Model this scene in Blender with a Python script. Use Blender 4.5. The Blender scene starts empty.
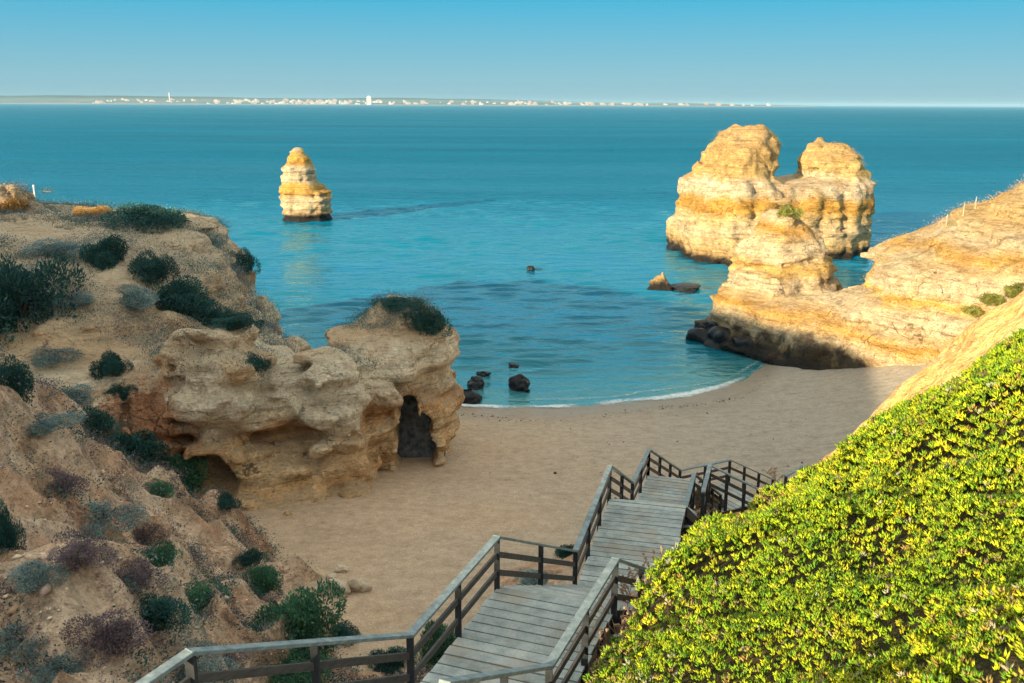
import bpy, math, random
import numpy as np
from mathutils import Vector, Matrix

random.seed(7)
RNG = np.random.default_rng(11)
scene = bpy.context.scene
COL = scene.collection
R = math.radians

# ------------------------------------------------------------------ camera frame
F_PX, PITCH, ROLL = 960.0, R(13.9), 0.0039
CAM = np.array([0.0, 0.0, 20.0])
_c, _s = math.cos(PITCH), math.sin(PITCH)
_R0, _U0, FWD = np.array([1., 0, 0]), np.array([0, _s, _c]), np.array([0, _c, -_s])
RGT = _R0 * math.cos(ROLL) + _U0 * math.sin(ROLL)
UPV = _U0 * math.cos(ROLL) - _R0 * math.sin(ROLL)

def ray(px, py):
    return RGT * ((px - 512) / F_PX) + UPV * ((341.5 - py) / F_PX) + FWD

def P(px, py, d):
    """point seen at this pixel of the survey photo, d metres ahead"""
    return CAM + ray(px, py) * d

def PZ(px, py, z):
    r = ray(px, py)
    return CAM + r * ((z - CAM[2]) / r[2])

# ------------------------------------------------------------------ tagging
def tag(o, label=None, cat=None, group=None, kind=None):
    if label: o['label'] = label
    if cat: o['category'] = cat
    if group: o['group'] = group
    if kind: o['kind'] = kind
    return o

def link(name, me, mat=None, parent=None, loc=None):
    o = bpy.data.objects.new(name, me)
    COL.objects.link(o)
    if mat is not None and me is not None and not me.materials:
        me.materials.append(mat)
    if loc is not None: o.location = loc
    if parent is not None: o.parent = parent
    return o

def empty(name, loc, label, cat, group=None):
    o = bpy.data.objects.new(name, None)
    o.empty_display_size = 0.3
    COL.objects.link(o)
    o.location = loc
    return tag(o, label, cat, group)

# ------------------------------------------------------------------ mesh helpers
def mesh_np(name, V, Fq, smooth=False, cols=None):
    """V (n,3), Fq (m,k) equal-sized faces"""
    me = bpy.data.meshes.new(name)
    V = np.ascontiguousarray(V, dtype=np.float32); Fq = np.ascontiguousarray(Fq, dtype=np.int32)
    n, (m, k) = len(V), Fq.shape
    me.vertices.add(n); me.vertices.foreach_set('co', V.ravel())
    me.loops.add(m * k); me.loops.foreach_set('vertex_index', Fq.ravel())
    me.polygons.add(m)
    me.polygons.foreach_set('loop_start', np.arange(0, m * k, k, dtype=np.int32))
    if smooth: me.polygons.foreach_set('use_smooth', np.ones(m, dtype=bool))
    me.update(calc_edges=True)
    if cols is not None:
        a = me.attributes.new('tint', 'FLOAT_COLOR', 'POINT')
        c = np.ones((n, 4), dtype=np.float32); c[:, :3] = cols
        a.data.foreach_set('color', c.ravel())
    return me

class MB:
    """collects boxes and beams into one mesh"""
    def __init__(self): self.v, self.f = [], []
    def hexa(self, pts):
        b = len(self.v); self.v += [tuple(p) for p in pts]
        self.f += [tuple(b + i for i in q) for q in ((0, 3, 2, 1), (4, 5, 6, 7), (0, 1, 5, 4), (1, 2, 6, 5), (2, 3, 7, 6), (3, 0, 4, 7))]
    def box(self, c, sx, sy, sz, rz=0.0, jit=0.0):
        ca, sa = math.cos(rz), math.sin(rz); pts = []
        for z in (-.5, .5):
            for x, y in ((-.5, -.5), (.5, -.5), (.5, .5), (-.5, .5)):
                X, Y = x * sx, y * sy
                pts.append((c[0] + X * ca - Y * sa + random.uniform(-jit, jit), c[1] + X * sa + Y * ca + random.uniform(-jit, jit), c[2] + z * sz + random.uniform(-jit, jit)))
        self.hexa(pts)
    def beam(self, a, b, w, h, ext=0.0, roll=0.0):
        a, b = Vector(a), Vector(b); d = (b - a).normalized()
        a, b = a - d * ext, b + d * ext
        s = d.cross(Vector((0, 0, 1)))
        s = s.normalized() if s.length > 1e-5 else Vector((1, 0, 0))
        u = s.cross(d).normalized()
        if roll: s, u = s * math.cos(roll) + u * math.sin(roll), u * math.cos(roll) - s * math.sin(roll)
        pts = []
        for e in (a, b):
            for x, z in ((-.5, -.5), (.5, -.5), (.5, .5), (-.5, .5)):
                pts.append(e + s * (x * w) + u * (z * h))
        self.hexa(pts)
    def build(self, name, mat, parent=None, bevel=0.0, loc=None):
        me = bpy.data.meshes.new(name)
        v = self.v
        if loc is not None: v = [(x - loc[0], y - loc[1], z - loc[2]) for x, y, z in v]
        me.from_pydata(v, [], self.f); me.update()
        o = link(name, me, mat, parent)
        if bevel:
            m = o.modifiers.new('bevel', 'BEVEL'); m.width = bevel; m.segments = 1
        return o

# ------------------------------------------------------------------ noise on lattices (separable cubic B-spline)
def _w(n, h, L, off):
    t = np.arange(n) * h / L + off
    i = np.floor(t).astype(int); f = t - i
    W = np.zeros((n, int(i.max()) + 4)); r = np.arange(n)
    W[r, i] += (1 - f) ** 3 / 6
    W[r, i + 1] += (3 * f ** 3 - 6 * f ** 2 + 4) / 6
    W[r, i + 2] += (-3 * f ** 3 + 3 * f ** 2 + 3 * f + 1) / 6
    W[r, i + 3] += f ** 3 / 6
    return W

def noise3(shape, h, L, rng):
    if not isinstance(L, (tuple, list)): L = (L, L, L)
    Ws = [_w(shape[a], h, L[a], rng.random()) for a in range(3)]
    lat = rng.uniform(-1, 1, [w.shape[1] for w in Ws])
    t = np.tensordot(Ws[0], lat, (1, 0)); t = np.tensordot(t, Ws[1], (1, 1)); t = np.tensordot(t, Ws[2], (1, 1))
    return (t * 2.2).astype(np.float32)

def noise2(shape, h, L, rng):
    if not isinstance(L, (tuple, list)): L = (L, L)
    a, b = _w(shape[0], h, L[0], rng.random()), _w(shape[1], h, L[1], rng.random())
    return a @ rng.uniform(-1, 1, (a.shape[1], b.shape[1])) @ b.T * 1.9

def poly_sdf(X, Y, poly):
    poly = np.asarray(poly, float); d = np.full(X.shape, 1e9); ins = np.zeros(X.shape, bool)
    n = len(poly)
    for i in range(n):
        (ax, ay), (bx, by) = poly[i], poly[(i + 1) % n]
        ex, ey = bx - ax, by - ay; wx, wy = X - ax, Y - ay
        t = np.clip((wx * ex + wy * ey) / (ex * ex + ey * ey + 1e-12), 0, 1)
        d = np.minimum(d, (wx - ex * t) ** 2 + (wy - ey * t) ** 2)
        c = (ay <= Y) != (by <= Y)
        ins ^= c & (X < ax + (Y - ay) * ex / (ey if abs(ey) > 1e-9 else 1e-9))
    d = np.sqrt(d)
    return np.where(ins, -d, d)

def smin(a, b, k):
    h = np.clip(.5 + .5 * (b - a) / k, 0, 1)
    return b * (1 - h) + a * h - k * h * (1 - h)

def surface_nets(f, org, h):
    s = f < 0
    nx, ny, nz = f.shape
    c = [s[i:nx - 1 + i, j:ny - 1 + j, k:nz - 1 + k] for i in (0, 1) for j in (0, 1) for k in (0, 1)]
    cnt = sum(x.astype(np.int8) for x in c)
    m = (cnt > 0) & (cnt < 8)
    ii, jj, kk = np.nonzero(m); n = len(ii)
    idx = np.full(m.shape, -1, np.int64); idx[m] = np.arange(n)
    acc = np.zeros((n, 3)); num = np.zeros(n)
    for ax in range(3):
        o1, o2 = [a for a in range(3) if a != ax]
        for p in (0, 1):
            for q in (0, 1):
                o = [0, 0, 0]; o[o1] = p; o[o2] = q
                a = f[ii + o[0], jj + o[1], kk + o[2]]
                e = list(o); e[ax] = 1
                b = f[ii + e[0], jj + e[1], kk + e[2]]
                x = (a < 0) != (b < 0)
                t = np.where(x, a / np.where(x, a - b, 1), 0)
                pos = np.tile(np.array(o, float), (n, 1)); pos[:, ax] = t
                acc[x] += pos[x]; num += x
    V = (np.stack([ii, jj, kk], 1) + acc / num[:, None]) * h + np.asarray(org)
    faces = []
    for ax in range(3):
        sl0 = [slice(None)] * 3; sl1 = [slice(None)] * 3
        sl0[ax] = slice(0, -1); sl1[ax] = slice(1, None)
        a, b = s[tuple(sl0)], s[tuple(sl1)]
        o1, o2 = (ax + 1) % 3, (ax + 2) % 3
        ch = (a != b)
        I = np.array(np.nonzero(ch)).T
        sh = m.shape
        ok = (I[:, o1] >= 1) & (I[:, o2] >= 1) & (I[:, o1] < sh[o1]) & (I[:, o2] < sh[o2])
        I = I[ok]; av = a[tuple(I.T)]
        def cell(d1, d2):
            J = I.copy(); J[:, o1] += d1; J[:, o2] += d2
            return idx[tuple(J.T)]
        q = np.stack([cell(-1, -1), cell(0, -1), cell(0, 0), cell(-1, 0)], 1)
        q[~av] = q[~av][:, ::-1]
        faces.append(q)
    Fq = np.concatenate(faces); Fq = Fq[(Fq >= 0).all(1)]
    return V, Fq

def loft_rock(bounds, h, lofts, seed, amp=.5, L=3.0, strata=.35, carve=(), blend=.6, rid=.35, crag=1.0, grow=0.0):
    """solid of rock from plan outlines at several heights, weathered with layered ledges and noise"""
    rng = np.random.default_rng(seed)
    (x0, x1), (y0, y1), (z0, z1) = bounds
    xs, ys, zs = np.arange(x0, x1, h), np.arange(y0, y1, h), np.arange(z0, z1, h)
    X, Y = np.meshgrid(xs, ys, indexing='ij')
    shape = (len(xs), len(ys), len(zs))
    total = None
    for levels in lofts:
        lv = [(z, poly_sdf(X, Y, p)) for z, p in levels]
        zk = [z for z, _ in lv]
        f = np.empty(shape, np.float32)
        for k, z in enumerate(zs):
            if z <= zk[0]: s = lv[0][1]
            elif z >= zk[-1]: s = lv[-1][1]
            else:
                i = max(j for j in range(len(zk)) if zk[j] <= z); t = (z - zk[i]) / (zk[i + 1] - zk[i])
                s = lv[i][1] * (1 - t) + lv[i + 1][1] * t
            f[:, :, k] = np.maximum(s, z - zk[-1]) if z > zk[-1] - 2 else s
        total = f if total is None else smin(total, f, blend)
    Z = zs[None, None, :]
    # ledges: hard and soft beds
    nzz = len(zs)
    warp = (noise2(shape[:2], h, 9.0, rng) * .8)[:, :, None]
    prof = np.cumsum(rng.uniform(-1, 1, 400)); prof = rng.uniform(-1, 1, 400)
    zz = (Z + warp - z0) / .62
    i0 = np.clip(zz.astype(int) + 5, 0, 398); fr = zz + 5 - i0; fr = np.clip((fr - .5) * 5.0 + .5, 0, 1)
    total += (strata * (prof[i0] * (1 - fr) + prof[i0 + 1] * fr)).astype(np.float32)
    total += amp * noise3(shape, h, L, rng)
    total += amp * .55 * noise3(shape, h, L * .45, rng)
    total += amp * .3 * noise3(shape, h, (L * .2, L * .2, L * .16), rng)
    # vertical joints and runnels
    total += rid * (.35 - np.abs(noise3(shape, h, (L * .5, L * .5, L * 2.2), rng)))
    for Lr, ar in ((1.9, .42), (.9, .26), (.5, .16)):
        total += crag * ar * (.30 - np.abs(noise3(shape, h, (Lr, Lr, Lr * .75), rng)))
    total -= grow
    for fn in carve: total = np.maximum(total, -fn(X[:, :, None], Y[:, :, None], Z).astype(np.float32) + .2 * amp * noise3(shape, h, L * .4, rng))
    return surface_nets(total, (x0, y0, z0), h)

def capsule(a, b, ra, rb):
    a, b = np.asarray(a, float), np.asarray(b, float); e = b - a
    def fn(X, Y, Z):
        t = np.clip(((X - a[0]) * e[0] + (Y - a[1]) * e[1] + (Z - a[2]) * e[2]) / (e @ e), 0, 1)
        return np.sqrt((X - a[0] - t * e[0]) ** 2 + (Y - a[1] - t * e[1]) ** 2 + (Z - a[2] - t * e[2]) ** 2) - (ra + (rb - ra) * t)
    return fn

# ------------------------------------------------------------------ node materials
class NM:
    def __init__(self, name, rough=.9, spec=.2):
        self.m = bpy.data.materials.new(name); self.m.use_nodes = True
        self.t = self.m.node_tree; self.n = self.t.nodes; self.l = self.t.links
        self.b = self.n['Principled BSDF']; self.b.inputs['Roughness'].default_value = rough
        self.b.inputs['Specular IOR Level'].default_value = spec
        self.g = self.n.new('ShaderNodeNewGeometry')
        self.pos = self.g.outputs['Position']
        self.sep = self.n.new('ShaderNodeSeparateXYZ'); self.l.new(self.pos, self.sep.inputs[0])
        self.z = self.sep.outputs['Z']
    def _set(self, sock, v):
        if isinstance(v, bpy.types.NodeSocket): self.l.new(v, sock)
        elif isinstance(v, (tuple, list)) and len(v) == 3 and sock.type == 'RGBA': sock.default_value = (*v, 1)
        else: sock.default_value = v
    def math(self, op, a, b=0.0, c=None, clamp=False):
        n = self.n.new('ShaderNodeMath'); n.operation = op; n.use_clamp = clamp
        self._set(n.inputs[0], a); self._set(n.inputs[1], b)
        if c is not None: self._set(n.inputs[2], c)
        return n.outputs[0]
    def vec(self, sx, sy, sz, src=None):
        n = self.n.new('ShaderNodeVectorMath'); n.operation = 'MULTIPLY'
        self.l.new(src or self.pos, n.inputs[0]); n.inputs[1].default_value = (sx, sy, sz); return n.outputs[0]
    def noise(self, scale, detail=4, rough=.55, vec=None, dist=0.0, lac=2.0):
        n = self.n.new('ShaderNodeTexNoise'); n.inputs['Scale'].default_value = scale
        n.inputs['Detail'].default_value = detail; n.inputs['Roughness'].default_value = rough
        n.inputs['Distortion'].default_value = dist; n.inputs['Lacunarity'].default_value = lac
        self.l.new(vec or self.pos, n.inputs['Vector']); return n.outputs['Fac']
    def voro(self, scale, vec=None, feature='DISTANCE_TO_EDGE', out='Distance'):
        n = self.n.new('ShaderNodeTexVoronoi'); n.feature = feature; n.inputs['Scale'].default_value = scale
        self.l.new(vec or self.pos, n.inputs['Vector']); return n.outputs[out]
    def ramp(self, fac, stops, interp='LINEAR'):
        n = self.n.new('ShaderNodeValToRGB'); r = n.color_ramp; r.interpolation = interp
        while len(r.elements) < len(stops): r.elements.new(.5)
        for e, (p, c) in zip(r.elements, stops):
            e.position = p; e.color = (*c, 1) if isinstance(c, (tuple, list)) else (c, c, c, 1)
        self._set(n.inputs[0], fac); return n.outputs[0]
    def step(self, x, lo, hi):
        n = self.n.new('ShaderNodeMapRange'); n.interpolation_type = 'SMOOTHSTEP'
        self._set(n.inputs[0], x); n.inputs[1].default_value = lo; n.inputs[2].default_value = hi
        return n.outputs[0]
    def mix(self, f, a, b, mode='MIX'):
        n = self.n.new('ShaderNodeMix'); n.data_type = 'RGBA'; n.blend_type = mode
        self._set(n.inputs[0], f); self._set(n.inputs[6], a); self._set(n.inputs[7], b); return n.outputs[2]
    def bump(self, h, strength=.5, dist=.1, prev=None):
        n = self.n.new('ShaderNodeBump'); n.inputs['Strength'].default_value = strength; n.inputs['Distance'].default_value = dist
        self.l.new(h, n.inputs['Height'])
        if prev is not None: self.l.new(prev, n.inputs['Normal'])
        return n.outputs[0]
    def done(self, color=None, normal=None, rough=None):
        if color is not None: self._set(self.b.inputs['Base Color'], color)
        if normal is not None: self.l.new(normal, self.b.inputs['Normal'])
        if rough is not None: self._set(self.b.inputs['Roughness'], rough)
        return self.m

def rock_material(name, beds, patch, cover, wet=(1.0, .6), patch_amt=.55, cover_amt=.6, bedscale=.35, cr=.5, band_warp=1.2, zones=(), bands=None, ztop=20.0, pits=.55, gl=.5):
    m = NM(name, .92, .15)
    wob = m.math('MULTIPLY_ADD', m.noise(.16, 3), band_warp * 2, m.z)
    cmb = m.n.new('ShaderNodeCombineXYZ')
    m.l.new(m.math('MULTIPLY', m.sep.outputs['X'], .05), cmb.inputs[0]); m.l.new(m.math('MULTIPLY', m.sep.outputs['Y'], .05), cmb.inputs[1]); m.l.new(wob, cmb.inputs[2])
    bed = m.noise(bedscale, 3, .62, cmb.outputs[0])
    col = m.ramp(m.step(bed, .27, .73), beds)
    grain = m.noise(1.4, 6, .7)
    if bands:
        zb = m.math('ADD', m.z, m.math('ADD', m.math('MULTIPLY', m.math('SUBTRACT', m.noise(.12, 3), .5), 3.2), m.math('MULTIPLY', m.math('SUBTRACT', m.noise(1.1, 4), .5), .7)))
        bc = m.ramp(m.math('DIVIDE', zb, ztop), [(z_ / ztop, c_) for z_, c_ in bands])
        col = m.mix(.82, col, bc)
    col = m.mix(.8, col, m.ramp(grain, [(.3, gl), (.5, 1.0), (.7, 1.25)]), 'MULTIPLY')
    lay = m.noise(2.2, 4, .65, m.vec(.14, .14, 1.7))
    col = m.mix(.8, col, m.ramp(lay, [(.34, .5), (.47, .98), (.66, 1.18)]), 'MULTIPLY')
    stain = m.noise(.5, 5, .6, m.vec(1, 1, .35))
    col = m.mix(m.math('MULTIPLY', m.step(stain, .5, .68), patch_amt), col, patch)
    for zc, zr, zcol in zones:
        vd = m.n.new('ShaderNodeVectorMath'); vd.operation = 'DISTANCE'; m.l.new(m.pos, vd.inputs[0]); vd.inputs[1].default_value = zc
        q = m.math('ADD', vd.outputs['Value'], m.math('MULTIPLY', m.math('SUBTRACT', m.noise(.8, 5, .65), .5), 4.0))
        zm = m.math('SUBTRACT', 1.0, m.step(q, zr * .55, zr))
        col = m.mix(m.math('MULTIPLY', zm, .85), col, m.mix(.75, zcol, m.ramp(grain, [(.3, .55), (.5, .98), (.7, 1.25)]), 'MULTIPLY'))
    col = m.mix(.75, col, m.ramp(m.noise(5.5, 4, .75), [(.33, .62), (.5, 1.05), (.66, 1.2)]), 'MULTIPLY')
    fl = m.noise(2.4, 6, .75)
    pock = m.step(fl, .60, .70)
    nz = m.n.new('ShaderNodeSeparateXYZ'); m.l.new(m.g.outputs['Normal'], nz.inputs[0])
    up = m.step(m.math('ADD', nz.outputs['Z'], m.math('MULTIPLY', m.math('SUBTRACT', m.noise(.9, 6, .7), .5), 1.5)), .5, .85)
    col = m.mix(m.math('MULTIPLY', up, cover_amt), col, cover)
    col = m.mix(m.math('MULTIPLY', pock, pits), col, tuple(c * .4 for c in patch))
    wv = m.n.new('ShaderNodeVectorMath'); wv.operation = 'ADD'; m.l.new(m.pos, wv.inputs[0])
    wn = m.n.new('ShaderNodeTexNoise'); wn.inputs['Scale'].default_value = .5; wn.inputs['Detail'].default_value = 5; m.l.new(m.pos, wn.inputs['Vector'])
    sc = m.n.new('ShaderNodeVectorMath'); sc.operation = 'SCALE'; sc.inputs['Scale'].default_value = 3.2; m.l.new(wn.outputs['Color'], sc.inputs[0]); m.l.new(sc.outputs[0], wv.inputs[1])
    crk = m.voro(.3, wv.outputs[0])
    crack = m.math('SUBTRACT', 1.0, m.step(crk, .0, .022))
    crack = m.math('MULTIPLY', crack, m.step(m.noise(.35, 2), .52, .62))
    crk2 = m.voro(.85, wv.outputs[0])
    crack2 = m.math('MULTIPLY', m.math('SUBTRACT', 1.0, m.step(crk2, .0, .03)), m.step(m.noise(.6, 3), .5, .62))
    crack = m.math('MAXIMUM', crack, m.math('MULTIPLY', crack2, .7))
    col = m.mix(m.math('MULTIPLY', crack, cr), col, (.10, .055, .03))
    wl = m.math('ADD', m.z, m.math('MULTIPLY', m.math('SUBTRACT', m.noise(.55, 5, .65), .5), 2.6 * wet[1] + .4))
    dry = m.step(wl, wet[0] - wet[1], wet[0] + wet[1])
    col = m.mix(dry, m.mix(m.noise(2.0, 4), (.012, .011, .012), (.05, .042, .035)), col)
    h = m.math('ADD', m.math('MULTIPLY', grain, .55), m.math('MULTIPLY', lay, 1.0))
    h = m.math('SUBTRACT', h, m.math('MULTIPLY', crack, .5)); h = m.math('SUBTRACT', h, m.math('MULTIPLY', pock, .12))
    b = m.bump(h, 1.0, 1.1)
    b = m.bump(m.noise(5, 4, .75), .8, .3, b)
    m.done(col, b, m.ramp(dry, [(0, .55), (1, .93)]))
    return m.m

def leaf_material(name, rough=.6, trans=.35, spec=.25):
    m = NM(name, rough, spec)
    a = m.n.new('ShaderNodeAttribute'); a.attribute_name = 'tint'; a.attribute_type = 'GEOMETRY'
    col = a.outputs['Color']
    m.done(col)
    tr = m.n.new('ShaderNodeBsdfTranslucent'); m.l.new(col, tr.inputs[0])
    mx = m.n.new('ShaderNodeMixShader'); mx.inputs[0].default_value = trans
    m.l.new(m.b.outputs[0], mx.inputs[1]); m.l.new(tr.outputs[0], mx.inputs[2])
    m.l.new(mx.outputs[0], m.n['Material Output'].inputs[0])
    return m.m

MAT = {}
_far = dict(beds=[(.0, (0.4644, 0.2666, 0.0774)), (.22, (0.5848, 0.387, 0.1548)), (.40, (0.6708, 0.5332, 0.3354)), (.52, (0.5676, 0.344, 0.1118)), (.66, (0.688, 0.559, 0.3612)), (.82, (0.5332, 0.301, 0.0688)), (1, (0.6364, 0.4816, 0.2666))],
    patch=(.34, .18, .065), cover=(.44, .26, .09), patch_amt=.42, cover_amt=.32, cr=.6, pits=.95, gl=.5)
_CR, _YE, _TA = (.69, .56, .37), (.60, .31, .045), (.50, .33, .14)
MAT['far_rock'] = rock_material('sunlit_limestone', wet=(1.0, .45), bands=[(1, _TA), (2.4, (0.6552, 0.4704, 0.2352)), (3.6, _CR), (5.4, (0.7056, 0.5208, 0.252)), (6.6, _YE), (7.8, _YE), (8.6, _CR), (10, (0.756, 0.6468, 0.4872)), (11, (0.6552, 0.4536, 0.1848)), (13, (0.6384, 0.42, 0.168)), (16, (0.6216, 0.42, 0.2016))], **_far)
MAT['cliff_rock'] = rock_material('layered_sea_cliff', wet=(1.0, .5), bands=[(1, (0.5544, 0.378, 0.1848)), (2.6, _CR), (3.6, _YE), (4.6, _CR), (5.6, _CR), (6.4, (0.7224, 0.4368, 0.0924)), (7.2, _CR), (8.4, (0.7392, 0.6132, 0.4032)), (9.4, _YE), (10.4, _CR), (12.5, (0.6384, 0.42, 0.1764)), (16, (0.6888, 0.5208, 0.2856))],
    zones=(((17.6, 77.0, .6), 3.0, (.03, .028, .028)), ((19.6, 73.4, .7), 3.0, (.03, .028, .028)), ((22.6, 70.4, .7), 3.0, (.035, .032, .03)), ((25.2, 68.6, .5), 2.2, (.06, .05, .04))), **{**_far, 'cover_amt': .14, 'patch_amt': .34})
MAT['stack_rock'] = rock_material('stack_limestone', wet=(1.3, .5), bands=[(1.2, (0.42, 0.2856, 0.1512)), (2.4, (0.7056, 0.5544, 0.336)), (4.3, _CR), (5.0, _YE), (6.3, (0.7056, 0.4368, 0.0924)), (6.9, _CR), (9.1, (0.7392, 0.6132, 0.42)), (9.7, _YE), (11.2, (0.7056, 0.4704, 0.126)), (12.3, (0.7056, 0.6384, 0.5376))], **_far)
MAT['left_rock'] = rock_material('tawny_sandstone',
    [(.0, (.70, .38, .17)), (.25, (.84, .58, .32)), (.45, (.90, .75, .53)), (.6, (.80, .50, .25)), (.8, (.90, .75, .53)), (1, (.72, .42, .20))],
    (.62, .34, .17), (.56, .44, .29), wet=(.2, .2), patch_amt=.4, cover_amt=.5, cr=.75, pits=.7, gl=.72,
    bands=[(.5, (.80, .58, .36)), (2, (.86, .55, .27)), (3.4, (.90, .66, .38)), (4.3, (.74, .42, .18)), (4.9, (.46, .23, .10)), (5.4, (.90, .76, .54)), (7.4, (.92, .80, .60)), (8.2, (.68, .40, .20)), (9.4, (.78, .58, .38)), (11, (.84, .66, .46)), (14, (.66, .50, .33))],
    zones=(((-16.9, 42.5, 5.6), 3.2, (.60, .25, .11)), ((-8.6, 43.6, 6.4), 3.0, (.92, .80, .60)), ((-13.8, 42.8, 6.9), 2.6, (.90, .78, .58)), ((-21, 40, 9.5), 2.6, (.90, .78, .62))))

def soil_material():
    m = NM('dry_earth', .95, .1)
    big = m.noise(.22, 5, .6); med = m.noise(1.1, 6, .65); fine = m.noise(7, 6, .8)
    col = m.ramp(m.step(big, .3, .7), [(0, (.50, .28, .17)), (.35, (.60, .41, .27)), (.65, (.66, .49, .35)), (1, (.52, .31, .19))])
    col = m.mix(.75, col, m.ramp(med, [(.34, .38), (.5, .95), (.66, 1.25)]), 'MULTIPLY')
    col = m.mix(.7, col, m.ramp(fine, [(.3, .5), (.7, 1.4)]), 'MULTIPLY')
    # warmer bare clay on the seaward spur on the right
    w = m.step(m.sep.outputs['X'], 8.0, 11.0)
    col = m.mix(m.math('MULTIPLY', w, .85), col, m.ramp(med, [(.25, (.74, .40, .11)), (.75, (.88, .56, .22))]))
    pale = m.step(m.noise(.35, 6, .7), .55, .68)
    col = m.mix(m.math('MULTIPLY', pale, .5), col, (.74, .58, .42))
    dk = m.step(m.noise(1.8, 7, .75), .56, .66)
    col = m.mix(m.math('MULTIPLY', dk, .7), col, (.17, .105, .085))
    run = m.noise(1.2, 4, .6, m.vec(1, 1, .2))
    peb = m.voro(5.5, None, 'F1', 'Color'); pg = m.n.new('ShaderNodeSeparateColor'); m.l.new(peb, pg.inputs[0])
    col = m.mix(m.math('MULTIPLY', m.step(m.noise(.8, 4, .6), .45, .6), .6), col, m.mix(1.0, col, m.ramp(pg.outputs[0], [(0, .45), (.6, 1.0), (1, 1.5)]), 'MULTIPLY'))
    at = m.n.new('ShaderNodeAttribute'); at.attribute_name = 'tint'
    col = m.mix(at.outputs['Fac'], col, m.ramp(med, [(.3, (.035, .04, .012)), (.7, (.11, .085, .04))]))  # dark litter under the succulents, also standing in for shade between clumps
    b = m.bump(m.math('ADD', med, m.math('MULTIPLY', run, .6)), 1.0, .9)
    b = m.bump(fine, .7, .06, b)
    return m.done(col, b)
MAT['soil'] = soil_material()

def sand_material():
    m = NM('beach_sand', .95, .1)
    big = m.noise(.12, 4, .55); med = m.noise(1.3, 5, .65, m.vec(.7, 1.2, 1)); fine = m.noise(14, 4, .7)
    col = m.ramp(m.step(big, .25, .75), [(0, (0.4254, 0.3124, 0.2061)), (.5, (0.4586, 0.3389, 0.2293)), (1, (0.4785, 0.3323, 0.2061))])
    fx = m.step(m.sep.outputs['X'], -8, 16)
    col = m.mix(m.math('MULTIPLY', fx, .75), col, (.30, .285, .24))
    col = m.mix(.6, col, m.ramp(med, [(.3, .72), (.5, 1.0), (.7, 1.15)]), 'MULTIPLY')
    col = m.mix(.8, col, m.ramp(m.noise(2.8, 6, .74, m.vec(.9, 1.05, 1)), [(.32, .72), (.5, 1.0), (.68, 1.16)]), 'MULTIPLY')
    col = m.mix(.8, col, m.ramp(fine, [(.3, .6), (.7, 1.3)]), 'MULTIPLY')
    weed = m.step(m.noise(.7, 6, .7, m.vec(.6, 1.6, 1)), .62, .7)
    col = m.mix(m.math('MULTIPLY', weed, .5), col, (.22, .14, .09))
    wl = m.math('ADD', m.z, m.math('MULTIPLY', m.noise(.35, 3), .25))
    wet = m.math('SUBTRACT', 1.0, m.step(wl, .18, .62))
    col = m.mix(m.math('MULTIPLY', wet, .6), col, (.20, .155, .11))
    foot = m.voro(1.15, m.vec(1, 1.3, 1), 'SMOOTH_F1')
    hh = m.math('ADD', m.math('MULTIPLY', foot, .55), m.math('MULTIPLY', med, .8))
    b = m.bump(hh, .6, .09)
    b = m.bump(m.noise(4.0, 6, .7), .7, .09, b)
    return m.done(col, b, m.ramp(wet, [(0, .95), (1, .35)]))
MAT['sand'] = sand_material()

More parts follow.
